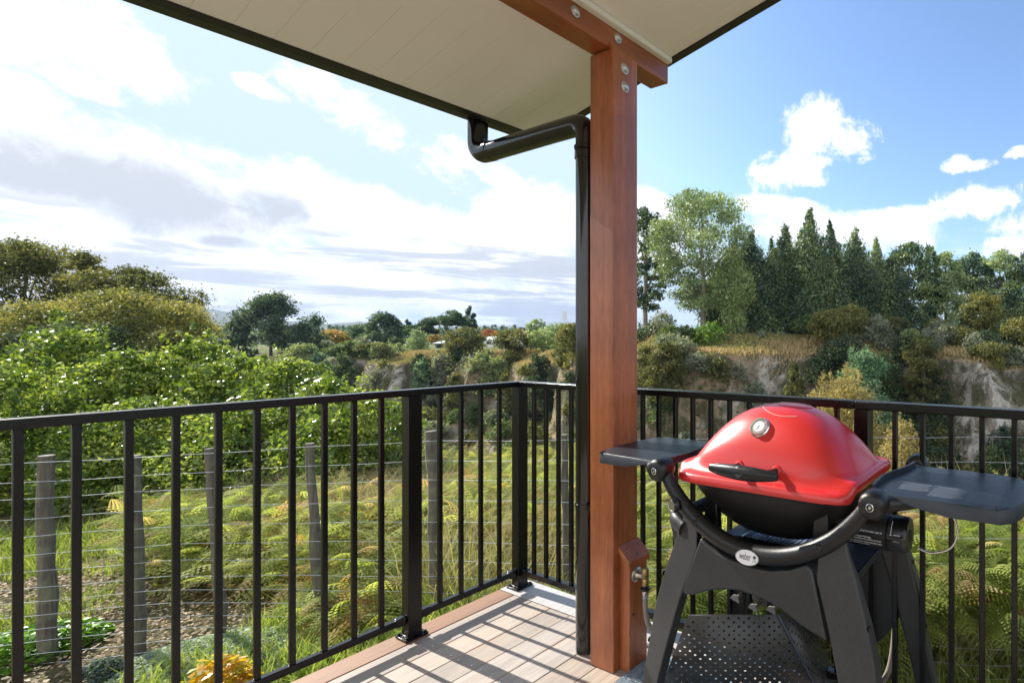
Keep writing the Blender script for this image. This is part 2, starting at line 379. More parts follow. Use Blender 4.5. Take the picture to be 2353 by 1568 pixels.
KIND = {   # colours are leaf albedo: dark, mid, light
 'manuka': ([(0.060,0.072,0.028),(0.132,0.144,0.052),(0.250,0.230,0.084)]),
 'manuka_gold': ([(0.100,0.113,0.040),(0.200,0.206,0.069),(0.359,0.313,0.100)]),
 'gum': ([(0.120,0.173,0.086),(0.253,0.333,0.160),(0.452,0.519,0.253)]),
 'gum_col': ([(.022,.050,.040),(.060,.115,.075),(.18,.25,.11),(.38,.44,.19)]),
 'gum_pale': ([(0.146,0.200,0.080),(0.266,0.346,0.133),(0.452,0.505,0.200)]),  # lighter yellow-green gum leaves
 'pine': ([(0.040,0.073,0.051),(0.082,0.130,0.082),(0.153,0.200,0.113)]),
 'grey': ([(0.120,0.146,0.106),(0.226,0.253,0.186),(0.359,0.372,0.279)]),
 'bush': ([(0.044,0.080,0.036),(0.110,0.160,0.060),(0.219,0.259,0.100)]),
 'bright': ([(.05,.11,.02),(.11,.20,.035),(.22,.32,.06)]),
 'pale': ([(0.133,0.186,0.080),(0.239,0.293,0.133),(0.359,0.399,0.186)]),
 'teal': ([(0.060,0.140,0.080),(0.160,0.279,0.160),(0.399,0.519,0.339)]),
 'orange': ([(.22,.12,.03),(.38,.17,.04),(.50,.24,.06)]),
 'rust': ([(.25,.07,.04),(.42,.12,.06),(.50,.20,.09)]),
 'autumn': ([(.14,.14,.03),(.34,.22,.05),(.45,.22,.06)]),
 'twiggy': ([(.20,.17,.07),(.36,.30,.12),(.52,.40,.20)]),
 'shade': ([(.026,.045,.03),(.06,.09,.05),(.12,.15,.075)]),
}
def tree(name, shape, kind, X, Y, ztop, w, label, group=None, cat='tree', zbase=None, dens=1.0, trunk=True, bk='bark', lp=2.3, lean=0, deep=None, seedk=0, parts=True):
    rng = np.random.default_rng(int(abs(X*91)+Y*17+ztop*13+seedk)); zb = float(ground_z(X, Y)) if zbase is None else zbase
    zb = min(zb, ztop-.55*w); h = ztop - zb; dz = (deep or w)/2; hw = w/2; base = W(X, Y, zb); px = Y/507.
    L = []
    def lobe(dx, dy, z, rx, ry, rz): p = W(X+dx, Y+dy, z); L.append((*p, rx, ry, rz))
    up = None; shell = .55; asp = .5
    if shape in ('dome', 'bush', 'big', 'airy', 'mass'):
        z0 = {'dome': .28, 'bush': .02, 'big': .10, 'airy': .22, 'mass': .0}[shape]; nl = {'dome': 52, 'bush': 40, 'big': 80, 'airy': 120, 'mass': 80}[shape]
        rl = {'dome': .17, 'bush': .22, 'big': .145, 'airy': .115, 'mass': .17}[shape]
        for i in range(nl):
            f = (i+.5)/nl; th_ = rng.random()*6.283; 
            prof = math.sqrt(max(0, 1-(2*f-1)**2)) if shape not in ('bush', 'mass') else math.sqrt(max(0, 1-f**(1.6 if shape == 'bush' else 2.6)))
            if shape == 'big': prof = min(1, .62+f*1.3) if f < .45 else math.sqrt(max(0, 1-((f-.40)/.60)**2.2))
            if shape == 'airy': prof = min(1, .5+f*1.2) if f < .5 else math.sqrt(max(.02, 1-((f-.5)/.52)**2.6))
            rr = math.sqrt(rng.random())*prof
            if rng.random() < .6: rr = prof*(.72+.30*rng.random())
            zz = zb + h*(z0 + (1-z0)*f*.95) ; s = rl*(.7+.6*rng.random())*(.75+.35*prof)
            lobe(math.cos(th_)*rr*hw*(1-rl*.7)+lean*f*h, math.sin(th_)*rr*dz*(1-rl*.7), zz-s*w*.25, s*w, s*min(w, 2*dz), s*w*(.62 if shape != 'airy' else .55))
        lobe(lean*h*.9, 0, ztop-.12*h, w*rl*.7, dz*2*rl*.7, .10*h)
        if shape in ('mass', 'bush'):
            for i in range(46):
                f = rng.random(); th_ = rng.random()*6.283; pr_ = math.sqrt(max(0, 1-f**2.2)); s = w*(.025+.03*rng.random())
                lobe(math.cos(th_)*pr_*hw*.96, math.sin(th_)*pr_*dz*.96, zb+h*f*1.0+(.03+.05*rng.random())*h*f, s, s, s*1.9)
    elif shape == 'column':
        nl = 64
        for i in range(nl):
            f = (i+.5)/nl; prof = min(1, .6+.9*f) if f < .45 else max(.03, (1-f)/.55)**1.05
            th_ = rng.random()*6.283; rr = prof*(.25+.65*rng.random()); s = w*(.17+.12*rng.random())*(.16+.86*prof)
            lobe(math.cos(th_)*rr*hw*.8+lean*f*h, math.sin(th_)*rr*dz*.8, zb+h*(.08+.90*f), s, s, s*1.75)
        for i in range(3): lobe(rng.normal()*.02*w+lean*h, 0, ztop-h*(.01+.030*i), w*.028*(i+1), w*.03*(i+1), h*.03)
        up = -.6; asp = .32
    elif shape == 'cone':
        for i in range(30):
            f = (i+.5)/30; th_ = rng.random()*6.283; rr = (1-f)**.85*(.5+.45*rng.random())
            lobe(math.cos(th_)*rr*hw, math.sin(th_)*rr*dz, zb+h*(.06+.94*f), w*.17*(1.15-f), w*.17*(1.15-f), h*.045)
    elif shape == 'pine':
        nl = 34
        for i in range(nl):
            f = (i+.5)/nl; prof = math.sin(min(1, .25+f*.95)*math.pi*.93)**.6 if f < .95 else .2
            th_ = rng.random()*6.283; rr = prof*(.35+.62*rng.random()); s = w*(.10+.07*rng.random())
            lobe(math.cos(th_)*rr*hw+lean*f*h, math.sin(th_)*rr*dz, zb+h*(.16+.80*f), s*1.15, s*1.15, s*.62)
            lobe(math.cos(th_)*rr*hw*1.12+lean*f*h, math.sin(th_)*rr*dz, zb+h*(.19+.80*f), s*.5, s*.5, s*.8)
    elif shape == 'umbrella':
        for i in range(26):
            f = rng.random(); th_ = rng.random()*6.283; rr = math.sqrt(rng.random())
            lobe(math.cos(th_)*rr*hw*.86+lean*h, math.sin(th_)*rr*dz*.86, zb+h*(.60+.36*(1-rr**2)*rng.random()+.02), w*.14, w*.14, h*.065)
    n = int(np.clip(dens*9.5*(w/px)*(h/px)/(.5*asp*lp*lp*2)*.62, 160, 90000))
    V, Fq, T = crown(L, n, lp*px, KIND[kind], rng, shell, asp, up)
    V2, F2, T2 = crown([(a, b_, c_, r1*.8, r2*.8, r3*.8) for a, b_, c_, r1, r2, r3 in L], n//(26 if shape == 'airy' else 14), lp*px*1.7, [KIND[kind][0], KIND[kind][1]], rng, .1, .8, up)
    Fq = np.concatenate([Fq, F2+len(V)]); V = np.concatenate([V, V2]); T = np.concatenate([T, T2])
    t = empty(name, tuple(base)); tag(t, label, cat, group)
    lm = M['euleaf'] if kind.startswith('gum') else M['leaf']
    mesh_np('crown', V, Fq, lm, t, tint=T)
    if trunk:
        mb = MB(); tips = [L[i][:3] for i in rng.choice(len(L), min(len(L), 9 if shape in ('big', 'airy', 'pine', 'umbrella') else 5), replace=False)]
        limbs(mb, tuple(W(X, Y, zb-.3)), tuple(W(X+lean*h, Y, zb+h*.88)), max(.05, .022*h), rng, tips); mb.build('trunk', M[bk], t, smooth=True)
    return t
def T_(name, shape, kind, pxc, ytop, wpx, Y, label, **k):
    """tree given by where it stands (bearing and distance) and its size"""
    return tree(name, shape, kind, XofP(pxc, Y), Y, float(ZofP(ytop, Y)), wpx/F*Y, label, **k)

# ================================================================== deck
def deck():
    mb = MB(); tints = []
    rng = np.random.default_rng(3)
    def bd(a0, a1, b0, b1, z1, t):
        mb.box(a0, a1, b0, b1, z1-.021, z1); tints.extend([t]*8)
    bd(-.065, .060, -.062, 3.6, .001, (1.18,1.22,1.25))
    bd(.0635, 3.6, -.062, .046, 0, (.66,.36,.19))
    b0 = .0505
    for k in range(27):
        g = .90+.25*rng.random(); wv = rng.random(); a = .0635
        warm = (1.0, .95-.12*wv, .90-.25*wv)
        bd(a, 3.6, b0+.0022, b0+.1256, -.0006*(k % 3), tuple(g*x for x in warm)); b0 += .1278
    me = bpy.data.meshes.new('deck'); me.from_pydata(mb.v, [], mb.f); me.update()
    at = me.color_attributes.new('tint', 'FLOAT_COLOR', 'POINT'); at.data.foreach_set('color', np.array([(*t, 1) for t in tints], np.float32).ravel())
    me.materials.append(M['deck']); o = bpy.data.objects.new('deck', me); C.objects.link(o); tag(o, kind='structure')
    m = o.modifiers.new('bevel', 'BEVEL'); m.width = .002; m.segments = 2
    j = MB()
    j.box(-.045, 3.6, -.045, 0, -.19, -.0225); j.box(-.045, 0, 0, 3.6, -.19, -.0225)
    for k in range(9): j.box(.47+.4*k-.022, .47+.4*k+.022, 0.002, 3.6, -.16, -.0225)
    for a, b in ((.02,.02), (.02,1.75), (.02,3.3), (1.9,.02), (3.3,.02)): j.box(a-.05, a+.05, b-.05, b+.05, -1.6, -.195)
    jj = j.build('deck_frame', M['fencepost']); tag(jj, kind='structure')
    s = MB()
    for ac in (.47, .87, 1.27, .10):
        b0 = .0505
        for k in range(24):
            for e in (.025, .098):
                s.lathe([(.0036,0),(.0036,.0006),(.0015,.0008)], (ac+(rng.random()-.5)*.012, b0+e, .0004), (0,0,1), 8)
            b0 += .1278
    ss = s.build('screw_heads', M['steel'], o)
    ss['kind'] = 'stuff'
deck()

# ================================================================== railings
def bolt(mb, c, axis, r=.008, h=.006):
    mb.lathe([(r*1.5,0),(r*1.5,.0015),(r,.002),(r,h),(r*.5,h+.0015)], c, axis, 6)
def railing(along, label, posts, bars, end):
    """along='a' or 'b'; everything sits on the line of the other axis at 0"""
    sw = (lambda p, q, z: (p, q, z)) if along == 'a' else (lambda p, q, z: (q, p, z))
    root = empty('balustrade', sw(posts[0], 0, 0)); tag(root, label, 'railing', 'black metal balustrades of the deck')
    def bx(p0, p1, q0, q1, z0, z1, mb=None):
        mb = mb or MB()
        x0, y0, _ = sw(p0, q0, 0); x1, y1, _ = sw(p1, q1, 0)
        return mb.box(min(x0,x1), max(x0,x1), min(y0,y1), max(y0,y1), z0, z1)
    st = .0253 if along == 'b' else -.025
    if along == 'b':
        bx(.0258, 1.7295, -.025, .025, .974, 1.0).build('top_rail', M['rail'], root, bevel=.003)
        bx(1.7325, end, -.025, .025, .974, 1.0).build('top_rail', M['rail'], root, bevel=.003)
    else: bx(-.025, end, -.025, .025, .974, 1.0).build('top_rail', M['rail'], root, bevel=.003)
    edges = [p for p in posts] + [end]
    for i in range(len(posts)):
        a0 = posts[i]+.0262; a1 = (posts[i+1]-.0262) if i+1 < len(posts) else end
        mb = bx(a0, a1, -.0125, .0125, .066, .092); mb.build('bottom_rail', M['rail'], root, bevel=.002)
        for e in (a0+.0005, a1-.035)[:2 if i+1 < len(posts) else 1]: bx(e, e+.034, -.0155, .0155, .0625, .0955).build('rail_bracket', M['rail'], root, bevel=.003)
    for i, p in enumerate(posts):
        if along == 'b' and i == 0: continue
        mb = bx(p-.025, p+.025, -.025, .025, .0105, .9735); po = mb.build('post', M['rail'], root, bevel=.002)
        pl = bx(p-.041, p+.041, -.042, .042, .0015, .0103); po2 = pl.build('base_plate', M['rail'], po, bevel=.002)
        for dx in (-.032, .032):
            for dy in (-.032, .032):
                bm_ = MB(); bolt(bm_, sw(p+dx, dy, .0102), (0,0,1), .006, .007); bm_.build('bolt', M['rail'], po)
        wl = bx(p-.028, p+.028, -.028, .028, .0102, .0145); wl.build('weld', M['rail'], po, bevel=.003)
    for p in bars:
        mb = bx(p-.008, p+.008, -.008, .008, .0915, .975); mb.build('baluster', M['rail'], root, bevel=.0018)
    return root
L1 = [.1035+.0864*k for k in range(4)]
LB = L1 + [.574+.0864*k for k in range(23)]
railing('a', 'black metal railing running to the left in front of the glossy shrubs', [0, .468, 2.55], [p for p in LB if abs(p-2.55) > .05], 3.5)
railing('b', 'black metal railing running right behind the timber post and barbecue', [0, 1.755, 3.4], [.1071+.0864*k for k in range(19)]+[1.8598+.0864*k for k in range(17)], 3.5)

# ================================================================== timber post, beam, roof
def RZ(a, b): return 2.36 + .205*(b-.9) - .03*a
p = empty('timber_post', (.2, .845, 0)); tag(p, 'reddish stained square timber post holding the porch roof beam', 'post')
mb = MB(); mb.box(.140, .260, .787, .8845, .001, 2.2505)
mb.box(.140, .260, .8850, .905, .001, 2.247)
mb = MB()
A0, A1, B0, B1 = .140, .260, .787, .905
mb.v = [(A0,B0,.001),(A1,B0,.001),(A1,B1,.001),(A0,B1,.001),(A0,B0,2.247),(A1,B0,2.247),(A1,.8853,2.247),(A0,.8853,2.247),(A0,B1,2.252),(A1,B1,2.252),(A0,.8853,2.277),(A1,.8853,2.277)]
mb.f = [(0,3,2,1),(4,5,6,7),(7,6,11,10),(10,11,9,8),(0,1,5,4),(3,8,9,2),(1,2,9,11,6,5),(0,4,7,10,8,3)]
mb.build('shaft', M['post'], p, bevel=.004)
def dome_bolt(c, axis, parent, r=.016):
    mb = MB(); mb.lathe([(r*1.18,0),(r*1.18,.0015),(r,.0022),(r*.92,.005),(r*.66,.0085),(r*.3,.0105),(.0005,.011)], c, axis, 20)
    mb.build('bolt', M['galv'], parent, smooth=True, angle=50)
dome_bolt((.205,.9052,2.196), (0,1,0), p); dome_bolt((.203,.9052,2.130), (0,1,0), p)
bm_ = empty('roof_beam', (.2,.84,2.3)); tag(bm_, 'reddish stained timber beam bolted across the top of the post', 'beam')
mb = MB(); zf = lambda a: 2.254-.03*(a-.2)
mb.hexa([(-.055,.79,zf(-.055)),(3.4,.79,zf(3.4)),(3.4,.885,zf(3.4)),(-.055,.885,zf(-.055)),
         (-.055,.79,RZ(-.055,.79)-.001),(3.4,.79,RZ(3.4,.79)-.001),(3.4,.885,RZ(3.4,.885)-.001),(-.055,.885,RZ(-.055,.885)-.001)])
mb.build('timber', M['beam'], bm_, bevel=.003)
dome_bolt((.219,.8852,2.307), (0,1,0), bm_, .015); dome_bolt((.405,.8852,2.297), (0,1,0), bm_, .015); dome_bolt((1.0,.8852,2.285), (0,1,0), bm_, .015)

rf = empty('porch_roof', (1.5, 1.5, 2.5)); tag(rf, 'cream lined porch roof with dark edges over the deck', 'roof')
def slab(mb, a0, a1, b0, b1, d0, d1):
    P = [(a0,b0),(a1,b0),(a1,b1),(a0,b1)]; mb.hexa([(x,y,RZ(x,y)+d0) for x,y in P]+[(x,y,RZ(x,y)+d1) for x,y in P])
mb = MB(); a = -.0795; k = 0
while a < 3.4:
    slab(mb, max(a+.0004, -.05), a+.0895-.0004, .08, 3.6, .0015, .010); a += .0895
slab(mb, -.05, 3.4, .08, 3.6, .0025, .012)
mb.build('soffit_lining', M['soffit'], rf, bevel=.0008, seg=1)
mb = MB(); slab(mb, -.052, 3.4, .8858, .910, -.022, -.0005); mb.build('soffit_trim', M['trimpaint'], rf, bevel=.003)
mb = MB(); slab(mb, -.085, -.0505, .045, 3.6, -.004, .13); mb.build('fascia', M['fascia'], rf, bevel=.002)
mb = MB(); slab(mb, -.0500, 3.4, .045, .0795, -.004, .13); mb.build('fascia', M['fascia'], rf, bevel=.002)
mb = MB()
gp = [(0,0),(0,.085),(-.004,.085),(-.004,.004),(-.10,.004),(-.115,.03),(-.115,.10),(-.119,.10),(-.119,.028),(-.103,0)]
mb.prism(gp, lambda u, v, d: (d, .0445+u, RZ(d,.045)+.02+v), -.10, 3.4); mb.build('gutter', M['fascia'], rf)
mb = MB()
for k in range(46):
    a0 = -.1+.076*k; hh = .165 if k % 2 else .145; slab(mb, a0, a0+.0765, .0, 3.7, .135, hh)
mb.build('roof_sheet', M['roofmetal'], rf)

# ================================================================== downpipe
dp = empty('downpipe', (.2,.70,0)); tag(dp, 'glossy dark round downpipe dropping from the roof edge beside the post', 'pipe')
def arc(c, r, a0, a1, ax1, ax2, n=8):
    return [tuple(c[i]+r*(math.cos(t)*ax1[i]+math.sin(t)*ax2[i]) for i in range(3)) for t in np.linspace(a0, a1, n)]
zl, zr_ = 2.034, 2.040; bl, br_ = -.005, .700
path = [(.2,bl,2.21),(.2,bl,2.09)] + arc((.2,bl+.055,2.089), .055, math.pi, 1.5*math.pi, (0,1,0), (0,0,1)) + [(.2,.5,zr_)] + \
       arc((.2,br_-.055,zr_-.055), .055, math.pi/2, 0, (0,1,0), (0,0,1)) + [(.2,br_,1.93),(.2,br_,.004)]
MB().tube(path, .0405, 32).build('pipe', M['pipe'], dp, smooth=True, angle=60)
mb = MB(); mb.lathe([(.0415,0),(.0445,.002),(.0445,.03),(.0425,.032),(.0415,.036),(.046,.039),(.046,.049),(.0415,.052)], (.2,br_,1.895), (0,0,1), 32); mb.build('pipe_socket', M['pipe'], dp, smooth=True)
MB().lathe([(.041,0),(.0432,.002),(.0432,.024),(.041,.026)], (.2,.08,2.0362), (0,1,0), 32).build('pipe_socket', M['pipe'], dp, smooth=True)
mb = MB(); mb.lathe([(.0412,0),(.043,.001),(.043,.012),(.0412,.013)], (.2,br_,.56), (0,0,1), 32); mb.box(.16,.24,.742,.7865,.555,.575); mb.build('bracket', M['galv'] if False else M['pipe'], dp, smooth=True)

# ================================================================== gas outlet
gb = empty('gas_outlet_box', (.19,.932,0)); tag(gb, 'small stained timber box with a sloping top against the post', 'box')
mb = MB(); mb.hexa([(.142,.9055,.001),(.230,.9055,.001),(.230,.955,.001),(.142,.955,.001),(.142,.9055,.428),(.230,.9055,.428),(.230,.955,.386),(.142,.955,.386)])
mb.build('casing', M['post'], gb, bevel=.003)
mb = MB(); mb.hexa([(.136,.9055,.4305),(.240,.9055,.4305),(.240,.964,.381),(.136,.964,.381),(.136,.9055,.453),(.240,.9055,.453),(.240,.964,.404),(.136,.964,.404)])
mb.build('cap', M['post'], gb, bevel=.003)
for a, b, z in ((.16,.925,.4370),(.215,.925,.4370),(.19,.95,.4158)): MB().lathe([(.003,0),(.003,.001)], (a,b,z), (0,.64,.77), 8).build('screw', M['fascia'], gb)
MB().lathe([(.0045,0),(.0045,.001),(.002,.0012)], (.212,.9551,.205), (0,1,0), 10).build('screw', M['fascia'], gb)
gt = empty('gas_tap', (.197,.956,.345)); tag(gt, 'brass gas fitting on a round metal flange', 'gas fitting')
mb = MB(); mb.lathe([(.026,0),(.0265,.003),(.024,.006),(.014,.008),(.010,.020),(.010,.042),(.004,.044)], (.197,.9555,.345), (0,1,0), 28); mb.build('flange', M['plate'], gt, smooth=True)
mb = MB(); mb.lathe([(.0105,0),(.0125,.002),(.0125,.024),(.0112,.026),(.0125,.028),(.0125,.058),(.010,.062)], (.197,.998,.313), (0,0,1), 24); mb.build('quick_coupler', M['brass'], gt, smooth=True)
mb = MB(); mb.lathe([(.009,0),(.0165,.001),(.0165,.010),(.010,.012),(.009,.018)], (.197,.998,.296), (0,0,1), 24); mb.build('collar', M['blackgloss'], gt, smooth=True)
gh = empty('gas_hose', (.197,.998,.29)); tag(gh, 'grey rubber gas hose running from the brass fitting to the barbecue', 'hose')
def bez(P, n=40):
    """smooth curve through points"""
    P = [np.array(q, float) for q in P]; P = [2*P[0]-P[1]]+P+[2*P[-1]-P[-2]]; out = []
    for i in range(1, len(P)-2):
        for t in np.linspace(0, 1, max(2, n//(len(P)-3)), endpoint=False):
            out.append(tuple(.5*((2*P[i])+(-P[i-1]+P[i+1])*t+(2*P[i-1]-5*P[i]+4*P[i+1]-P[i+2])*t*t+(-P[i-1]+3*P[i]-3*P[i+1]+P[i+2])*t**3)))
    out.append(tuple(P[-2])); return out
mb = MB(); mb.tube(bez([(.197,.998,.272),(.196,.999,.22),(.186,1.01,.16),(.15,1.05,.09),(.10,1.15,.03),(.0,1.4,.016),(-.04,1.7,.016),(-.085,1.80,.06),(-.088,1.835,.25),(-.07,1.84,.45),(.02,1.84,.62),(.2,1.80,.66)], 90), .0095, 12)
mb.build('hose', M['hose'], gh, smooth=True)
mb = MB(); mb.lathe([(.0105,0),(.0112,.001),(.0112,.028),(.0105,.03)], (.197,.998,.268), (0,0,1), 20); mb.build('ferrule', M['steel'], gh, smooth=True)

# ================================================================== mat
def mat_rug():
    m, nt, b = mat('mat_pile'); v = coords(nt); n = noise(nt, v, 160, 4, .7); n2 = noise(nt, v, 18, 4)
    nt.links.new(ramp(nt, n2, [(.4, (.22,.33,.44)), (.6, (.52,.58,.62))]), b.inputs['Base Color']); b.inputs['Roughness'].default_value = .95
    bump(nt, b, n, 1, .012)
    rng = np.random.default_rng(8); n_ = 26000
    P = np.stack([.105+.80*rng.random(n_), .957+.98*rng.random(n_), np.full(n_, .008)], -1)
    d = rng.normal(size=(n_, 3))*.006; d[:, 2] = .010+.004*rng.random(n_); s = rng.normal(size=(n_, 3)); s[:, 2] = 0; s /= np.linalg.norm(s, axis=1)[:, None]; s *= .0016
    V = np.stack([P-s, P+s, P+d], 1).reshape(-1, 3); o = empty('door_mat', (.5,1.4,.01)); tag(o, 'pale blue shaggy mat on the deck under the barbecue', 'mat')
    MB().box(.10,.91,.955,1.94,.0022,.009).build('backing', m, o)
    mesh_np('pile', V, np.arange(len(V)).reshape(-1, 3), m, o, nsides=3)
mat_rug()

# ================================================================== barbecue
q = empty('barbecue', (.195,1.58,0)); tag(q, 'red lidded gas barbecue on a black four-legged cart with two side shelves', 'barbecue')
UC, VC = 1.572, .195
def sup(A, B, n, ph):
    c, s = math.cos(ph), math.sin(ph)
    return A*math.copysign(abs(c)**(2/n), c), B*math.copysign(abs(s)**(2/n), s)
def ringed(levels, n=128):
    """levels: list of (A, B, exponent, z or f(u,v)); u along b, v along a"""
    V = []
    for A, B, e, z in levels:
        for j in range(n):
            ph = 2*math.pi*(j+.5)/n; u, v = sup(A, B, e, ph); V.append((VC+v, UC+u, z(u, v) if callable(z) else z))
    Fs = []
    for i in range(len(levels)-1):
        for j in range(n):
            a = i*n+j; b = i*n+(j+1) % n; Fs.append((a, b, b+n, a+n))
    return V, Fs, n
def zrim(u, v): 
    t = max(0, min(1, (.176-v)/.030)); t = t*t*(3-2*t); return .806 + .022*t
HD = .196
def zd(k): return lambda u, v: zrim(u, v)*1 + .004 + (1.002-zrim(u, v)-.004)*(1-k**2.5)
lev = []
AO, BO = .288, .203
for (A, B, e, dz) in ((AO-.006,BO-.006,8,-.020),(AO-.004,BO-.004,8,-.026),(AO,BO,8,-.026),(AO+.001,BO+.001,8,-.022),(AO-.001,BO-.001,8,-.006),(AO-.006,BO-.006,7.0,-.0005),(AO-.015,BO-.014,6.0,.0012),(AO-.021,BO-.021,4.8,.004)):
    lev.append((A, B, e, (lambda dz: lambda u, v: zrim(u, v)+dz)(dz)))
KS = [1.0,.985,.965,.94,.91,.87,.82,.76,.70,.63,.56,.49,.42,.35,.28,.21,.14,.07,.02]
for k in KS[1:]:
    lev.append(((AO-.022)*k, (BO-.023)*k, 2.3+1.7*k**2, (lambda k: lambda u, v: zrim(u, v)*(0)+ (zrim(u, v)+.006)+(1.002-zrim(u, v)-.006)*(1-k**2.5))(k)))
V, Fs, n_ = ringed(lev); Fs.append(tuple(range(len(V)-n_, len(V))))
mb = MB(); mb.add(V, Fs); lid = mb.build('lid', M['red'], q, smooth=True, angle=75)
def lid_pt(u, v):       # point and normal on the dome
    def zz(u, v):
        lo, hi = 0.0, 1.0
        for _ in range(40):
            k = (lo+hi)/2; e = 2.3+1.7*k**2
            f = (abs(u)/((AO-.022)*k+1e-9))**e + (abs(v)/((BO-.023)*k+1e-9))**e
            if f > 1: lo = k
            else: hi = k
        k = hi; zr0 = zrim(u, v)+.006; return zr0+(1.002-zr0)*(1-k**2.5)
    z = zz(u, v); e = .002; nx = (zz(u, v+e)-zz(u, v-e))/(2*e); ny = (zz(u+e, v)-zz(u-e, v))/(2*e)
    nrm = Vector((-nx, -ny, 1)).normalized(); return Vector((VC+v, UC+u, z)), nrm
# thermometer
cpt, cn = lid_pt(-.022, .118)
th = MB(); th.lathe([(.0315,-.006),(.0315,.0015),(.0300,.003),(.0285,.0045),(.0285,.008),(.0270,.0105),(.0245,.0105),(.0235,.008)], cpt, cn, 40).build('thermometer_rim', M['steel'], lid, smooth=True)
MB().lathe([(.0238,.0065),(.0238,.0078)], cpt, cn, 40).build('dial', M['dialdark'], lid)
MB().lathe([(.0165,.0070),(.0165,.0083)], cpt, cn, 40).build('dial_face', M['dial'], lid)
ux = Vector((0,1,0)) - cn*cn.y; ux.normalize(); uy = cn.cross(ux)*-1
if uy.z < 0: uy = -uy
mb = MB()
def rod(mb, p0, p1, w, nrm):
    p0, p1 = Vector(p0), Vector(p1); s = (p1-p0).cross(nrm).normalized()*w; mb.add([p0-s,p0+s,p1+s*.4,p1-s*.4,p0-s+nrm*.0006,p0+s+nrm*.0006,p1+s*.4+nrm*.0006,p1-s*.4+nrm*.0006],
        [(0,3,2,1),(4,5,6,7),(0,1,5,4),(1,2,6,5),(2,3,7,6),(3,0,4,7)])
o0 = cpt+cn*.0086; rod(mb, o0+ux*.002+uy*.003, o0-ux*.005-uy*.012, .0012, cn); mb.build('needle', M['darkprint'], lid)
mb = MB()
for k in range(22):
    t = math.radians(-220+k*12.5); d = ux*math.cos(t)+uy*math.sin(t); rod(mb, cpt+cn*.0080+d*.0180, cpt+cn*.0080+d*(.0215 if k % 3 else .0225), .0006, cn)
mb.build('dial_ticks', M['white'], lid)
# vent disc and the embossed line
cv, nv = lid_pt(.030, .010)
def disc_on_lid(u0, v0, R_, h):
    V = []; Fs = []; n = 48; rings = [(R_, -.002), (R_, h*.7), (R_*.96, h), (R_*.6, h), (R_*.3, h), (.002, h)]
    for r, d in rings:
        for j in range(n):
            t = 2*math.pi*j/n; p_, n2 = lid_pt(u0+r*math.cos(t), v0+r*math.sin(t)*.8); V.append(tuple(p_+n2*d))
    for i in range(len(rings)-1):
        for j in range(n): a = i*n+j; b = i*n+(j+1) % n; Fs.append((a, b, b+n, a+n))
    Fs.append(tuple(range((len(rings)-1)*n, len(rings)*n))); return MB().add(V, Fs)
disc_on_lid(.030, -.005, .056, .0022).build('vent_disc', M['red'], lid, smooth=True, angle=35)
def lidline(name, pts, r=.0011):
    P = []
    for u, v in pts: p_, n2 = lid_pt(u, v); P.append(p_+n2*.0004)
    MB().tube(P, r, 6).build(name, M['pinkline'], lid, smooth=True)
M['pinkline'] = plain('worn_line', (.70,.42,.36), .45, var=.1)
lidline('embossed_line', [(.03+.105*math.cos(t)*.95, .00+.085*math.sin(t)) for t in np.linspace(math.radians(190), math.radians(62), 24)][::-1])
lidline('embossed_line', [(.03+.105*math.cos(t)*.95, .00+.085*math.sin(t)) for t in np.linspace(math.radians(-30), math.radians(25), 14)], .0008)
# handle
hb = [1.465+.212*i/16 for i in range(17)]
def hr(t): return .0105 + .0095*math.sin(math.pi*t)**.8
mb = MB(); P = [(.447-.010*(2*(i/16)-1)**2, hb[i], .846-.001*i/16) for i in range(17)]
mb.tube([(P[0][0],P[0][1]-.002,P[0][2])]+P+[(P[-1][0],P[-1][1]+.002,P[-1][2])], [.006]+[hr(i/16) for i in range(17)]+[.006], 20, ry=.72)
hd = mb.build('handle', M['blackplastic'], lid, smooth=True, angle=50)
mb = MB(); mb.lathe([(.0155,0),(.0155,.0012),(.0135,.002),(.013,.0005)], (.4590,1.571,.849), (.93,0,.36), 28); mb.build('handle_emblem', M['blackgloss'], lid, smooth=True)
for bb in (1.512, 1.634):
    MB().lathe([(.0095,0),(.009,.004),(.008,.045),(.008,.05)], (.352,bb,.838), (1,0,.10), 18).build('handle_stem', M['fascia'], lid, smooth=True)
    c0, n0 = lid_pt(bb-UC, .170); MB().lathe([(.016,-.012),(.016,.004),(.0135,.008),(.009,.009)], c0-n0*.003, n0, 24).build('handle_boss', M['red'], lid, smooth=True)
# bowl
lev = [(AO-.016,BO-.014,5,.800),(AO-.012,BO-.012,5,.797),(AO-.012,BO-.012,4.8,.780)]
for k in (.985,.96,.93,.89,.84,.78,.71,.63,.54,.44,.33,.2,.06):
    lev.append(((AO-.014)*k,(BO-.014)*k, 2.2+2.2*k*k, .782-.176*(1-k**3.0)))
V, Fs, n_ = ringed(lev); Fs.append(tuple(range(len(V)-n_, len(V)))); mb = MB(); mb.add(V, Fs); mb.build('bowl', M['bowl'], q, smooth=True, angle=60)
# bowl supports
for bb in (1.395, 1.755):
    for aa in (.33, .07):
        mb = MB(); mb.hexa([(aa-.012,bb-.028,.60),(aa+.012,bb-.028,.60),(aa+.012,bb+.028,.60),(aa-.012,bb+.028,.60),(aa-.012,bb-.020,.735),(aa+.012,bb-.020,.735),(aa+.012,bb+.020,.735),(aa-.012,bb+.020,.735)])
        mb.build('bowl_support', M['blackgloss'], q, bevel=.003)
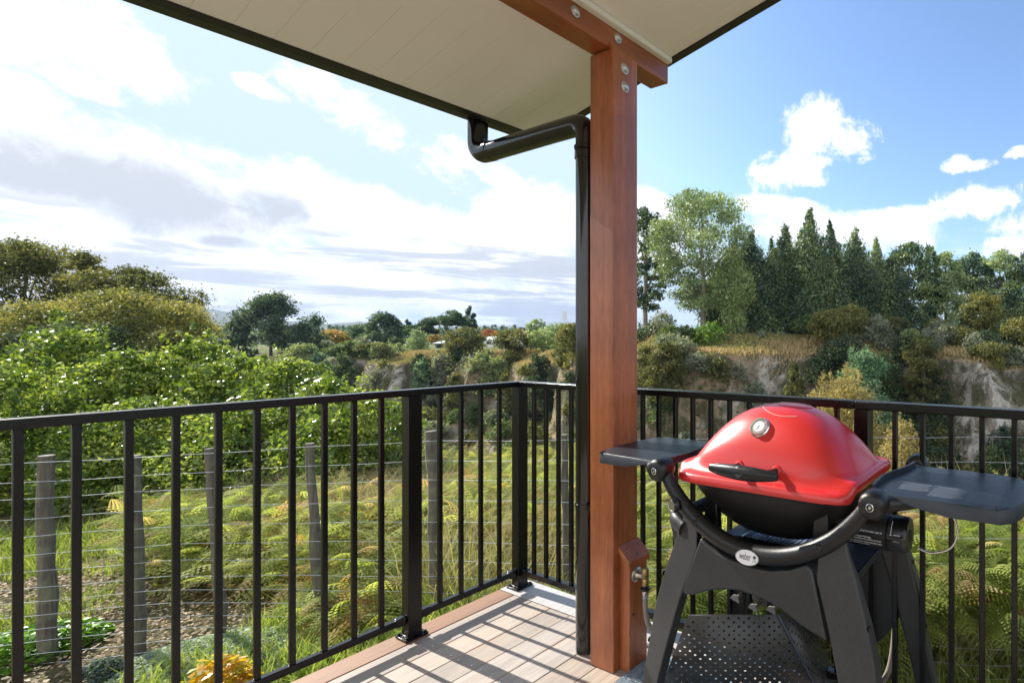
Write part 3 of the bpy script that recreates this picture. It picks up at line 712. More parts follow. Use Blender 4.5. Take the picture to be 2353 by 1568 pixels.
# front and rear frame tubes
TB = [(1.266,.826),(1.312,.758),(1.380,.694),(1.480,.642),(1.597,.622),(1.714,.642),(1.812,.694),(1.880,.758),(1.926,.822)]
for av in (.41, -.02):
    P = bez([(av, b_, z_) for b_, z_ in TB], 60); n = len(P)
    mb = MB(); mb.tube(P, [.0165+.0085*math.sin(math.pi*i/(n-1))**.7 for i in range(n)], 22, ry=.9); mb.build('frame_tube', M['blackplastic'], q, smooth=True, angle=60)
    for bb, zz in ((1.266,.812),(1.926,.806)):
        sg = 1 if av > .2 else -1
        kn = MB(); kn.lathe([(.020,-.034),(.030,-.030),(.0345,-.018),(.0350,.010),(.031,.022),(.024,.0275),(.008,.029)], (av+.004*sg,bb,zz), (sg,0,0), 30); k_ = kn.build('hinge_knuckle', M['blackplastic'], q, smooth=True, angle=60)
        MB().lathe([(.0092,.0255),(.0098,.0305),(.0080,.0315),(.0070,.0285),(.0040,.0288),(.0035,.0305),(.0005,.031)], (av+.004*sg,bb,zz), (sg,0,0), 20).build('screw', M['steel'], k_, smooth=True)
# small screws on the front tube and side badge
for bb, zz, rr in ((1.407,.679,.0085),(1.790,.682,.0085)):
    MB().lathe([(rr+.002,.0),(rr,.004),(rr*.6,.0045),(rr*.5,.003)], (.4300,bb,zz), (1,0,0), 18).build('tube_screw', M['blackgloss'], q, smooth=True)
kb = MB().lathe([(.021,0),(.021,.008),(.018,.014),(.016,.0145)], (.432,1.338,.722), (1,-.3,0), 28).build('button_cap', M['blackgloss'], q, smooth=True)
MB().lathe([(.0165,.0142),(.0165,.0152),(.0135,.0158),(.0132,.0152),(.001,.0153)], (.432,1.338,.722), (1,-.3,0), 28).build('ring', M['steel'], kb, smooth=True)
# badge with lettering
bc = Vector((.4365,1.585,.6205)); bn = Vector((1,0,.18)).normalized()
mb = MB(); n = 40
def bpt(u, w, d): return bc + Vector((0,1,0))*u + (Vector((0,0,1))-bn*bn.z).normalized()*w + bn*d
for lay, (s, d0, d1, mm, nm) in enumerate(((1.0,-.004,.0020,'steel','badge_rim'),(.93,.0,.0026,'badge','badge'))):
    mb = MB(); mb.prism([(.0365*s*math.cos(2*math.pi*k/n), .0195*s*math.sin(2*math.pi*k/n)) for k in range(n)], lambda u, w, d: bpt(u, w, d), d0, d1)
    bo = mb.build(nm, M[mm], q, smooth=True, angle=30)
    if lay == 0: br0 = bo
def text_mesh(body, size, align='LEFT', shear=0, xs=1.0, space=1.0, line=1.0):
    cu = bpy.data.curves.new('t', 'FONT'); cu.body = body; cu.size = size; cu.align_x = align; cu.shear = shear; cu.space_character = space; cu.space_line = line; cu.resolution_u = 3
    to = bpy.data.objects.new('t', cu); C.objects.link(to); bpy.context.view_layer.update()
    me = bpy.data.meshes.new_from_object(to.evaluated_get(bpy.context.evaluated_depsgraph_get()))
    V = [(v.co.x*xs, v.co.y) for v in me.vertices]; Fs = [tuple(p_.vertices) for p_ in me.polygons]
    bpy.data.objects.remove(to); bpy.data.curves.remove(cu); bpy.data.meshes.remove(me); return V, Fs
V, Fs = text_mesh('weber', .026, 'CENTER', xs=.56, space=.95)
mb = MB(); mb.add([bpt(u-.0055, w-.0058, .0030) for u, w in V], Fs)
mb.add([bpt(.0235+.0048*math.cos(t), .0045+.0040*math.sin(t), .0030) for t in np.linspace(0, 2*math.pi, 14, endpoint=False)], [tuple(range(14))])
for x0, x1 in ((.021,.0185),(.0235,.0235),(.026,.0285)):
    mb.add([bpt(x0-.0005,-.0005,.003),bpt(x0+.0005,-.0005,.003),bpt(x1+.0005,-.0085,.003),bpt(x1-.0005,-.0085,.003)], [(0,1,2,3)])
mb.build('badge_lettering', M['darkprint'], q)

# side shelves
def shelf(mir):
    mx = (lambda b: 3.15-b) if mir else (lambda b: b)
    S = empty('side_shelf', (.2, mx(2.08), .82)); place(S, q)
    out = [(1.915,.372),(1.97,.371),(2.03,.369),(2.09,.367),(2.15,.364),(2.198,.360),(2.222,.335),(2.238,.29),(2.247,.24),(2.250,.19),(2.247,.13),(2.240,.08),(2.228,.045),(2.19,.036),(2.10,.036),(2.00,.038),(1.935,.042),(1.930,.09),(1.915,.14),(1.900,.19),(1.893,.25),(1.897,.32)]
    n = len(out); cx = sum(o[0] for o in out)/n; cy = sum(o[1] for o in out)/n
    def ins(b, a, d): 
        v = Vector((b-cx, a-cy)); L = v.length; return b-v.x/L*d, a-v.y/L*d
    def depth(b, a):
        t = max(0, min(1, (b-1.96)/.12)); return .010+.024*t*t*(3-2*t)
    def zt(b): return .8205 - .0035*max(0, (b-2.12)/.12)**2
    V = []; 
    for b, a in out: bb, aa = ins(b, a, .010); V.append((aa, mx(bb), zt(b)-.0005))
    for b, a in out: bb, aa = ins(b, a, .003); V.append((aa, mx(bb), zt(b)-.0012))
    for b, a in out: V.append((a, mx(b), zt(b)-.005))
    for b, a in out: bb, aa = ins(b, a, -.002); V.append((aa, mx(bb), zt(b)-depth(b, a)))
    for b, a in out: bb, aa = ins(b, a, .004); V.append((aa, mx(bb), zt(b)-depth(b, a)))
    for b, a in out: bb, aa = ins(b, a, .006); V.append((aa, mx(bb), zt(b)-.0065))
    Fs = [tuple(range(n))]
    for l in range(5):
        for j in range(n): a_ = l*n+j; b_ = l*n+(j+1) % n; Fs.append((a_, b_, b_+n, a_+n))
    Fs.append(tuple(range(5*n, 6*n)))
    mb = MB(); mb.add(V, Fs); mb.build('shelf_top', M['slateplastic'], S, smooth=True, angle=35)
    # raised inner lip
    lip = bez([(.345,1.902,0),(.300,1.899,0),(.250,1.897,0),(.205,1.903,0),(.160,1.916,0),(.110,1.928,0),(.050,1.934,0)], 24)
    mb = MB(); w = .0035
    for i in range(len(lip)-1):
        (a0, b0, _), (a1, b1, _) = lip[i], lip[i+1]; h = .014
        P = [(a0,mx(b0-w),.819),(a1,mx(b1-w),.819),(a1,mx(b1+w),.819),(a0,mx(b0+w),.819)]; mb.hexa(P+[(x, y, .819+h) for x, y, _ in P])
    mb.build('lip', M['slateplastic'], S, smooth=True)
    lip2 = [(.352,2.196),(.335,2.206),(.318,2.214)]
    mb = MB(); mb.hexa([(.356,mx(2.188),.8175),(.366,mx(2.197),.8175),(.330,mx(2.222),.8175),(.325,mx(2.210),.8175),(.356,mx(2.192),.824),(.360,mx(2.195),.824),(.330,mx(2.215),.8195),(.328,mx(2.212),.8195)]); mb.build('corner_lug', M['slateplastic'], S)
    mb = MB().tube([(.392,mx(1.925),.800),(.372,mx(1.955),.798),(.345,mx(1.99),.799),(.31,mx(2.05),.803)], [.020,.019,.016,.010], 16); mb.build('shelf_arm', M['blackplastic'], S, smooth=True); mb = MB().tube([(.01,mx(1.925),.800),(.03,mx(1.955),.798),(.055,mx(1.99),.799),(.09,mx(2.05),.803)], [.020,.019,.016,.010], 16)
    mb.build('shelf_arm', M['blackplastic'], S, smooth=True)
    if not mir:
        rng = np.random.default_rng(2); mb = MB()
        for (b0, b1, a0, nl) in ((1.955,2.035,.246,9),(2.035,2.118,.246,12),(2.125,2.200,.252,12)):
            for r in range(nl):
                a_ = a0+.0078*r; bb = b0 + (.012 if r % 4 == 1 and r < 4 else 0); e = b1-(b1-b0)*(.45*rng.random() if r in (0, nl-1) else .16*rng.random())
                while bb < e:
                    w = .002+.006*rng.random(); zz = .8209-.0035*max(0, (bb-2.12)/.12)**2
                    h = .0017 if r else .0024
                    mb.add([(a_-h,bb,zz),(a_-h,min(bb+w,e),zz),(a_+h*.55,min(bb+w,e),zz),(a_+h*.55,bb,zz)], [(0,1,2,3)]); bb += w+.0011
        mb.build('printed_notes', M['slateprint'], S)
M['slateprint'] = plain('faded_print', (.17,.20,.25), .6, var=.1)
shelf(False); shelf(True)

# burner tube, knob, lettering
AX, ZX = .262, .688
mb = MB(); mb.lathe([(.040,0),(.044,.02),(.0460,.06),(.0475,.150),(.0480,.155),(.0455,.157)], (AX,1.765,ZX), (0,1,0), 48); mb.build('burner_housing', M['blackplastic'], q, smooth=True, angle=50)
mb = MB(); nK = 48; prof = [(.0430,1.9225),(.0445,1.925),(.0450,1.962),(.0425,1.972),(.0410,1.974)]
V = []
for r, b_ in prof:
    for j in range(nK):
        t = 2*math.pi*j/nK; rr = r + (.003 if (j % 16) in (0, 1) else 0); V.append((AX+rr*math.cos(t), b_, ZX+rr*math.sin(t)))
Fs = [(i*nK+j, i*nK+(j+1) % nK, (i+1)*nK+(j+1) % nK, (i+1)*nK+j) for i in range(4) for j in range(nK)] + [tuple(range(nK-1, -1, -1)), tuple(range(4*nK, 5*nK))]
mb.add(V, Fs); kn = mb.build('control_knob', M['blackgloss'], q, smooth=True, angle=30)
MB().lathe([(.016,0),(.016,.001),(.014,.0018),(.0135,.0005)], (AX,1.974,ZX), (0,1,0), 28).build('knob_ring', M['blackplastic'], kn, smooth=True)
def wrap(V, b0, ph0, r): return [(AX+r*math.cos(ph0+y/r), b0+x, ZX+r*math.sin(ph0+y/r)) for x, y in V]
lines = [('For lighting instructions, open lid', .012), ('and work surfaces.', .012), ('Pour obtenir des consignes d’allumage,', .004), ('ouvrez le couvercle et les surfaces de travail.', .004), ('Para obtener instrucciones sobre encendido, abra', 0), ('la cubierta y las superficies de trabajo.', 0)]
mb = MB(); y = .010
for k, (t, off) in enumerate(lines):
    V, Fs = text_mesh(t, .0070, xs=.76); wd = max(v[0] for v in V); mb.add(wrap([(x, yy+y) for x, yy in V], 1.912-wd if k in (0,3,4) else 1.912-.115+off, -.02, .0483), Fs); y -= .0068 if k % 2 == 0 else .0085
mb.build('burner_lettering', M['white'], q)
mb = MB()
V, Fs = text_mesh('OFF', .0105); mb.add(wrap(V, 1.9415, .12, .0458), Fs)
V, Fs = text_mesh('APAGADO', .0046); mb.add(wrap([(x, yy-.0055) for x, yy in V], 1.9415, .12, .0458), Fs)
V, Fs = text_mesh('ARRÊTÉ', .0046); mb.add(wrap([(x, yy-.0108) for x, yy in V], 1.9415, .12, .0458), Fs)
n = 24; R0, R1 = .0046, .0037
ring_ = [(R0*math.cos(2*math.pi*k/n), R0*math.sin(2*math.pi*k/n)) for k in range(n)]+[(R1*math.cos(2*math.pi*k/n), R1*math.sin(2*math.pi*k/n)) for k in range(n)]
mb.add(wrap(ring_, 1.9355, .14, .0458), [(k, (k+1) % n, (k+1) % n+n, k+n) for k in range(n)])
V = []; Fs = []
for k in range(15):
    y_ = .0046+.036*k/14; V += [(-.0006, y_), (.0006, y_)]
    if k: Fs.append((2*k-2, 2*k-1, 2*k+1, 2*k))
mb.add(wrap(V, 1.9355, .14, .0458), Fs); mb.build('knob_lettering', M['white'], kn)
MB().tube(bez([(.29,2.03,.792),(.285,2.055,.785),(.27,2.085,.755),(.262,2.092,.715),(.262,2.075,.675),(.262,2.03,.655),(.262,1.995,.66)], 40), .0028, 8).build('steel_loop', M['steel'], q, smooth=True)

# shelf plate and drip tray under the bowl
MB().hexa([(-.02,1.36,.568),(.385,1.36,.568),(.385,1.84,.568),(-.02,1.84,.568),(-.02,1.36,.574),(.385,1.36,.574),(.385,1.84,.574),(-.02,1.84,.574)]).build('lower_plate', M['tray'], q, bevel=.002)
mb = MB()
mb.box(-.02,.385,1.8405,1.8445,.556,.578); mb.build('plate_flange', M['slateplastic'], q)
mb = MB(); mb.box(.10,.32,1.46,1.76,.5745,.580); 
for k in range(20): mb.box(.103,.317,1.465+.0148*k,1.470+.0148*k,.5802,.583)
mb.box(.095,.100,1.455,1.765,.5745,.597); mb.box(.320,.325,1.455,1.765,.5745,.597); mb.box(.0955,.3245,1.4545,1.4595,.5746,.596); mb.box(.0955,.3245,1.7605,1.7655,.5746,.596)
mb.build('drip_tray', M['foil'], q)

# legs: channel-section, splayed
def leg(side, front):
    sb = lambda o: 1.59+side*o
    zs = [.700,.66,.60,.50,.416,.30,.20,.10,0.001]
    oo = [.252,.262,.285,.318,.340,.356,.370,.390,.412]; ii = [.225,.19,.186,.220,.245,.275,.298,.315,.335]
    if front: aa = [.408,.413,.419,.430,.440,.452,.462,.472,.482]; th_ = [.030,.035,.045,.055,.06,.06,.058,.055,.05]; sg = -1
    else:
        aa = [-.03,-.034,-.04,-.05,-.058,-.068,-.078,-.088,-.098]; th_ = [.03,.035,.045,.055,.06,.06,.058,.055,.05]; sg = 1
    V = []
    for k in range(9):
        z = zs[k]; o_, i_, a_, t = oo[k], ii[k], aa[k], th_[k]
        V += [(a_, sb(i_), z), (a_-(.022 if front else 0), sb(o_), z), (a_+sg*t, sb(o_+.004), z), (a_+sg*t, sb(i_+.012), z)]
    Fs = [(0,1,2,3), (35,34,33,32)]
    for k in range(8):
        for j in range(4): Fs.append((k*4+j, k*4+(j+1) % 4, k*4+4+(j+1) % 4, k*4+4+j))
    mb = MB(); mb.add(V, Fs); l = mb.build('leg', M['cart'], q, bevel=.007, seg=3)
    for k in (3, 5):
        MB().lathe([(.0075,0),(.0075,.0015),(.0045,.002),(.004,.0)], (aa[k]+sg*th_[k]*.5, sb(oo[k]+.0035), zs[k]), (0,side,0), 16).build('leg_screw', M['blackgloss'], l, smooth=True)
    return l
for s_ in (-1, 1):
    for f_ in (True, False): leg(s_, f_)
# front panel between the legs
top = [(1.416,.635),(1.440,.622),(1.478,.606),(1.521,.596),(1.585,.588),(1.646,.591),(1.704,.606),(1.750,.628)]
bot = [(1.812,.455),(1.795,.462),(1.774,.466),(1.745,.475),(1.719,.486),(1.675,.504),(1.615,.517),(1.553,.520),(1.504,.513),(1.454,.499),(1.420,.483),(1.395,.472),(1.373,.468),(1.355,.476)]
mb = MB(); mb.prism(top+[(1.766,.615)]+bot, lambda u, v, d: (d+.012*(.62-v)/.16*1.0, u, v), .362, .420); mb.build('front_panel', M['cart'], q, bevel=.006, seg=3)
MB().box(.300,.3615,1.40,1.76,.60,.612).build('inner_ledge', M['blackgloss'], q)
mb = MB(); rt = [(1.385,.66),(1.40,.60),(1.44,.56),(1.52,.53),(1.66,.53),(1.74,.56),(1.785,.60),(1.80,.66),(1.86,.60)]
mb.prism([(1.300,.62),(1.385,.60),(1.44,.545),(1.52,.52),(1.66,.52),(1.74,.545),(1.80,.60),(1.88,.62),(1.893,.50),(1.882,.33),(1.862,.300),(1.82,.235),(1.776,.180),(1.70,.165),(1.60,.18),(1.52,.215),(1.44,.238),(1.38,.218),(1.33,.213),(1.30,.235),(1.27,.30),(1.262,.45)],
          lambda u, v, d: (d-.03*(.62-v)/.4, u, v), -.042, -.012); rp = mb.build('rear_panel', M['cart'], q, bevel=.005, seg=3)
mb = MB(); mb.prism([(1.272,.30),(1.262,.40),(1.56,.40),(1.53,.222),(1.44,.240),(1.38,.220),(1.335,.215),(1.30,.238)], lambda u, v, d: (d-.03*(.62-v)/.4, u, v), -.0115, -.006); mb.build('rear_panel_sunlit', M['cartlit'], q, bevel=.002)  # sunlight on the rear panel's left part, painted as a paler slab
for bb, zz in ((1.243,.252),(1.321,.237),(1.396,.247)):
    b2 = bb+.03; mb = MB(); mb.tube([(-.03,b2,zz+.004),(.012,b2,zz-.002)], .009, 12)
    mb.prism([(math.cos(t)*.021, math.sin(t)*.021) for t in np.linspace(math.radians(-15), math.radians(165), 14)], lambda u, w, d: (.012+d, b2+u*.95+w*.1-.01, zz-.012+w), 0, .006)
    mb.build('hook', M['cartlit'], q, smooth=True, angle=40)
# left carrying handle
mb = MB(); mb.tube(bez([(.395,1.335,.640),(.375,1.285,.655),(.31,1.245,.640),(.19,1.238,.632),(.07,1.245,.640),(.01,1.285,.655),(-.01,1.335,.640)], 40), .024, 18, ry=.6); mb.build('cart_handle', M['cart'], q, smooth=True)
mb = MB(); mb.prism([(1.262,.645),(1.30,.63),(1.33,.50),(1.318,.47),(1.285,.555)], lambda u, v, d: (d, u, v), .30, .372); mb.build('handle_bracket', M['cart'], q, bevel=.006)
# perforated shield
def panel(quads, name):
    V = []; Fq = []; UV = []
    for Q_ in quads:
        P = [Vector(x) for x in Q_]; ex = (P[1]-P[0]).normalized(); nn = ex.cross(P[3]-P[0]).normalized(); ey = nn.cross(ex); n0 = len(V)
        V += [tuple(x) for x in P]; UV += [((x-P[0]).dot(ex), (x-P[0]).dot(ey)) for x in P]; Fq.append([n0, n0+1, n0+2, n0+3])
    o = mesh_np(name, np.array(V), np.array(Fq), M['perf'], q, uv=np.array(UV))
    m = o.modifiers.new('solid', 'SOLIDIFY'); m.thickness = .0012
    return o
tl, tf, tb = (.351,1.318,.360), (.224,1.562,.362), (.062,1.560,.345)
blf, bff, bbf = (.330,1.165,.02), (.070,1.650,.02), (-.02,1.600,.02)
panel([(blf, bff, tf, tl)], 'perforated_shield')
panel([(bff, (-.06,1.640,.02), tb, tf)], 'shield_side')
MB().tube([bff, tf], .0035, 8).build('shield_fold', M['tray'], q)

# ================================================================== landscape
ground()
def hills():
    px = [-1500,-300,250,380,440,480,540,620,700,745,790,830,870,1000,1100,1200,1330,1500,1900,2400,3400]
    py = [700,716,722,716,711,711,721,737,739,746,742,739,750,753,749,751,753,756,757,759,762]
    us = np.linspace(-1500, 3400, 260); V = []; rows = [(1500,-.06),(1900,.28),(2400,.62),(2900,.90),(3300,1.0),(4000,.8),(5200,-.1)]
    for Yk, f in rows:
        top = CAM[2]-(np.interp(us, px, py)-HY)/F*3300
        X = XofP(us, Yk); z = -16 + (top+16)*f + (18*fbm(us*.02, Yk*.003+us*0, 4) if 0 < f < 1 else 0) + 2.5*fbm(us*.15, us*0+Yk, 3)
        V.append(W(X, Yk+0*us, z))
    V = np.array(V); ny, nx = V.shape[:2]; i = (np.arange(ny-1)[:, None]*nx+np.arange(nx-1)[None]).ravel(); Fq = np.stack([i, i+1, i+nx+1, i+nx], -1)
    m, nt, b = mat('forested_hills'); v = coords(nt)
    c = ramp(nt, noise(nt, v, .012, 6, .7), [(.35, (.025,.04,.028)), (.65, (.06,.075,.04))]); nt.links.new(c, b.inputs['Base Color']); b.inputs['Roughness'].default_value = 1
    tag(mesh_np('hills', V.reshape(-1, 3), Fq, m, smooth=True), kind='structure')
hills()
def distant_forest():
    rng = np.random.default_rng(4); P = []; S = []; T = []
    for i in range(900):
        Y = 300+600*rng.random()**1.3; px = rng.choice([rng.uniform(330, 1340), rng.uniform(1440, 2500)], p=[.8, .2]); X = XofP(px, Y)
        g = float(ground_z(X, Y)); yt = rng.uniform(746, 772) if px < 1340 else 775; zt = float(ZofP(yt, Y)); h = max(6, zt-g); w = h*(.28+.2*rng.random()); n = 34
        f = rng.random(n)**.8; a = rng.random(n)*6.283; r = w/2*(1-f)**.8
        P.append(W(X+r*np.cos(a), Y+r*np.sin(a), g+h*(.1+.9*f))); S.append(np.full(n, h*.16)); T.append(tint_mix(n, KIND['pine'], rng)*(.8+.5*rng.random()))
    P = np.concatenate(P); V, Fq, TT = leaves(P, np.concatenate(S), np.concatenate(T), rng, .7)
    tag(mesh_np('distant_forest', V, Fq, M['leaf'], tint=TT), 'dark conifer forest filling the plain before the far hills', 'forest', kind='stuff')
distant_forest()

# ---- trees far and near: bearing (photo column), top, width, distance
G = 'gum trees along the top of the far cliff'
T_('gum_tree', 'airy', 'gum', 1616, 430, 232, 57, 'tallest airy round-topped gum tree beside the post', group=G, dens=.85, bk='bark_pale', lp=2.2)
T_('gum_tree', 'airy', 'gum_col', 1482, 468, 110, 60, 'dark gum tree partly hidden behind the timber post', group=G, dens=.8, bk='bark_pale')
cols = [(1690,556,74,54,'gum_pale','pale yellow-green columnar gum at the left end of the row'),(1727,530,92,57,'gum_col','broad dark columnar gum second in the row with grey trunk'),
 (1768,545,58,58,'gum_col','narrow gum between the broad dark gum and a thin-tipped one'),(1806,512,76,59,'gum_col','gum with a thin sparse tip left of the tallest spire'),
 (1857,478,98,58,'gum_col','tallest pointed columnar gum in the middle of the row'),(1912,508,84,59,'gum_col','pointed gum with a leaning double tip right of the tallest spire'),
 (1964,522,92,60,'gum_col','dark pointed gum above the olive twin shrubs'),(2008,545,70,61,'gum','pale green slim gum behind the grey shrub'),
 (2047,590,80,60,'gum_col','short dark gum filling the gap near the broad crown')]
for i, (x, yt, w, Y, kd, lb) in enumerate(cols): T_('gum_tree', 'column', kd, x, yt, w*1.32, Y, lb, group=G, dens=1.15, lean=.02*((i*7) % 5-2)/2, seedk=i)
for x, yt, w, Y, kd, lb in [(2084,550,128,62,'gum_col','broad dark round-headed gum right of the spires'),(2132,556,62,64,'gum_col','thin gum with bare stem beside the lawn gap'),
 (2172,572,92,63,'gum','light grey-green gum right of the lawn gap'),(2236,572,120,66,'gum_col','broad dark gum above the small green roof'),(2300,566,120,64,'gum','wide sunlit gum near the right edge'),(2362,572,100,62,'gum_col','gum cut by the right edge of the view')]:
    T_('gum_tree', 'big', kd, x, yt, w, Y, lb, group=G, dens=1.0)
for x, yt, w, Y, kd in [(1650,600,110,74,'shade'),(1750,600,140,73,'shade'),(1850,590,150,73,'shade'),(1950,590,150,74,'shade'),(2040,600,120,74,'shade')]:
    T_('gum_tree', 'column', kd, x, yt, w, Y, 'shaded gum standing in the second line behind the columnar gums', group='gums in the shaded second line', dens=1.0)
B = 'shrubs along the far cliff top'
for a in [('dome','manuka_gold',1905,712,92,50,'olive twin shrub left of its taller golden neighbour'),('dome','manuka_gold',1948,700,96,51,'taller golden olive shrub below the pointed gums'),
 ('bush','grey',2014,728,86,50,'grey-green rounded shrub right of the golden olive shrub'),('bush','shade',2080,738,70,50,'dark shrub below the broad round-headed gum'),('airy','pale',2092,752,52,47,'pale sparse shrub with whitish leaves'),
 ('dome','manuka',2120,764,84,44,'gold-tipped dark shrub leaning over the cliff'),('bush','teal',1985,796,150,43,'large glossy blue-green shrub spilling over the cliff'),
 ('bush','shade',1942,770,110,46,'grey-green shrub tucked above the glossy blue-green shrub'),
 ('dome','manuka_gold',2252,668,86,52,'tall golden manuka below the far right gums'),('dome','manuka_gold',2204,748,66,50,'small golden manuka left of the tall one'),('bush','shade',2262,760,86,48,'dark shrub under the tall golden manuka'),
 ('dome','manuka_gold',2336,728,84,49,'orange-tipped manuka close to the right edge'),('bush','shade',2310,790,90,46,'dark shrub hanging under the orange-tipped manuka'),('bush','bush',2155,750,80,52,'mid green shrub beside the lawn gap'),
 ('bush','manuka',1826,828,56,44,'small yellow-green shrub on the cliff below the dry grass'),('dome','manuka',1532,780,84,44,'olive shrub on the cliff edge right of the post'),('bush','grey',1572,776,58,47,'whitish-green shrub behind the olive shrub'),
 ('bush','bright',1628,742,116,52,'bright green leafy shrub at the foot of the tallest gum'),('bush','bright',1570,752,70,52,'bright green shrub left of the leafy one'),('bush','shade',1490,742,84,55,'dark shrub behind the post at the gum roots'),
 ('bush','manuka',1484,790,64,46,'low olive shrub touching the post on the cliff edge'),('bush','grey',1598,812,62,45,'grey trailing shrub hanging over the cliff'),('bush','bush',1730,790,110,50,'low green shrub mat at the gum trunks')]:
    T_('cliff_shrub', *a[:6], a[6], group=B, cat='shrub', dens=1.2, lp=2.1, trunk=a[0] != 'bush')
# shrubs on the cliff face and the gully side
rng = np.random.default_rng(21)
def face_shrubs(n, pxr, ddr, kinds, wr, label, group, seed, name='gully_shrub'):
    r = np.random.default_rng(seed)
    for k in range(n):
        px = r.uniform(*pxr); dd = r.uniform(*ddr); Y = 50.0
        for _ in range(30): Y = .5*Y + .5*(float(rim(XofP(px, Y)))-dd)
        X = XofP(px, Y); g = float(ground_z(X, Y)); w = r.uniform(*wr); h = w*r.uniform(.55, .95)
        tree(name, str(r.choice(['bush', 'dome', 'bush'])), str(r.choice(kinds)), X, Y, g+h, w, label, group=group, cat='shrub', dens=.9, trunk=False, seedk=k, zbase=g-.3)
face_shrubs(30, (860, 1335), (-2.5, 2.2), ['manuka','bush','grey','shade','pale','manuka_gold'], (1.4, 3.4), 'shrub overhanging the brow of the middle cliffs', 'shrubs on the middle cliff brow', 13)
face_shrubs(40, (950, 1335), (2.5, 26), ['manuka','bush','shade','manuka','grey'], (1.8, 4.2), 'olive shrub on the gully side below the middle cliffs', 'shrubs on the middle gully side', 3)
face_shrubs(26, (1465, 1830), (.8, 9), ['shade','bush','manuka','grey'], (1.0, 2.6), 'shrub clinging to the shaded cliff right of the post', 'shrubs on the shaded cliff', 4)
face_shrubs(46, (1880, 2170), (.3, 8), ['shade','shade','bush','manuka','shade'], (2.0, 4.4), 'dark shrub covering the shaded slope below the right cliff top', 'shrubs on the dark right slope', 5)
face_shrubs(16, (2170, 2420), (2.2, 9), ['shade','bush'], (1.2, 2.6), 'dark shrub at the foot of the pale right cliff', 'shrubs under the pale right cliff', 6)
T_('twiggy_shrub', 'bush', 'twiggy', 1938, 862, 205, 20, 'rounded yellow twiggy shrub rising behind the railing and red lid', cat='shrub', dens=1.1, lp=1.9, zbase=-3.6)
T_('twiggy_shrub', 'bush', 'twiggy', 2070, 958, 110, 17, 'smaller pale twiggy shrub right of the yellow one', cat='shrub', dens=.6, lp=2.2, zbase=-4.2)
T_('twiggy_shrub', 'bush', 'twiggy', 1830, 985, 90, 15, 'low twiggy shrub left of the yellow one behind the lid', cat='shrub', dens=.35, lp=2.2, zbase=-4.0)
# middle distance
MD = 'trees on the terrace beyond the gully'
for a in [('pine','pine',622,682,172,112,'big dark spreading pine left of the middle','conifer'),('pine','pine',548,735,70,110,'low arm-like pine at the foot of the big pine','conifer'),('bush','pine',700,742,60,112,'small dark pine right of the big pine','conifer'),
 ('dome','autumn',772,757,54,150,'orange and yellow autumn tree right of the big pine','tree'),('dome','autumn',742,772,40,140,'small pale autumn tree near the big pine','tree'),
 ('pine','pine',884,722,96,120,'twin-topped dark pine left of the umbrella pine','conifer'),('dome','pine',846,742,70,124,'dark pine behind the twin-topped pine','conifer'),('cone','pine',936,735,60,150,'hazy conifer behind the leaning pine','conifer'),
 ('umbrella','pine',968,738,72,104,'leaning pine with a flat crown over the lawn','conifer'),('umbrella','pine',1026,704,92,103,'flat-topped umbrella pine with a tall trunk','conifer'),('cone','pine',1078,704,66,112,'pointed dark conifer right of the umbrella pine','conifer'),
 ('dome','manuka',1070,750,84,88,'dark rounded manuka in front of the pointed conifer','tree'),('dome','manuka',1184,756,88,86,'dark rounded manuka in front of the white shed','tree'),('airy','gum_pale',1244,756,58,86,'pale feathery tree right of the white shed','tree'),
 ('dome','gum',1284,742,84,100,'dark tree under the floodlight mast','tree'),('dome','manuka',1322,742,84,60,'olive manuka beside the downpipe','tree'),('airy','gum',1232,732,44,170,'thin distant tree right of the orange trees','tree'),
 ('dome','rust',1120,756,40,190,'rust red autumn tree left of the shed','tree'),('dome','orange',1146,760,30,190,'small orange autumn tree over the white shed','tree'),('dome','autumn',1205,760,28,185,'orange autumn tree over the right end of the shed','tree'),('dome','autumn',1000,768,26,185,'orange autumn tree behind the umbrella pine','tree'),
 ('umbrella','manuka',850,785,66,94,'small flat-crowned manuka with two bare trunks at the cliff edge','tree'),('dome','pale',694,786,84,92,'pale green rounded tree left of the round shrub','tree'),('bush','teal',735,808,58,92,'neat round grey-green shrub on the terrace','shrub'),
 ('bush','bush',790,812,52,94,'dark low shrub right of the round grey-green shrub','shrub'),('dome','bush',770,795,40,98,'small dark shrub above the low one','shrub'),('bush','manuka',914,812,46,90,'olive shrub at the left end of the lawn','shrub'),('bush','bright',957,812,26,90,'small bright shrub on the lawn','shrub'),
 ('bush','grey',1010,812,50,84,'pale grey shrub on the cliff edge below the lawn','shrub'),('bush','teal',968,828,40,84,'grey-green shrub hanging on the pale cliff','shrub'),('bush','grey',1094,812,70,84,'brownish-grey shrub mass beneath the dark manuka','shrub'),
 ('bush','pale',1140,820,60,80,'pale green shrub below the shed','shrub'),('bush','grey',880,822,44,88,'pale shrub on the left shoulder of the cliff','shrub'),('bush','manuka',1046,852,48,78,'rounded brown shrub on the cliff brow','shrub'),('bush','manuka',1162,856,44,74,'yellow-green shrub beside the spur','shrub'),
 ('bush','grey',862,850,34,84,'pale shrub low on the left cliff','shrub'),('bush','manuka',1300,790,60,62,'olive shrub on the spur crest left of the downpipe','shrub'),('bush','shade',1240,812,70,70,'dark shrub in the cleft behind the spur','shrub'),('dome','gum',1262,775,50,90,'grey-green tree behind the spur crest','tree')]:
    T_('pine_tree' if a[7] == 'conifer' else ('terrace_tree' if a[7] == 'tree' else 'terrace_shrub'), *a[:6], a[6], group=MD if a[7] != 'shrub' else 'shrubs at the terrace edge', cat=a[7] if a[7] != 'conifer' else 'tree', dens=1.15, lp=2.0, trunk=a[0] != 'bush', bk='bark_dark')
r9 = np.random.default_rng(90)
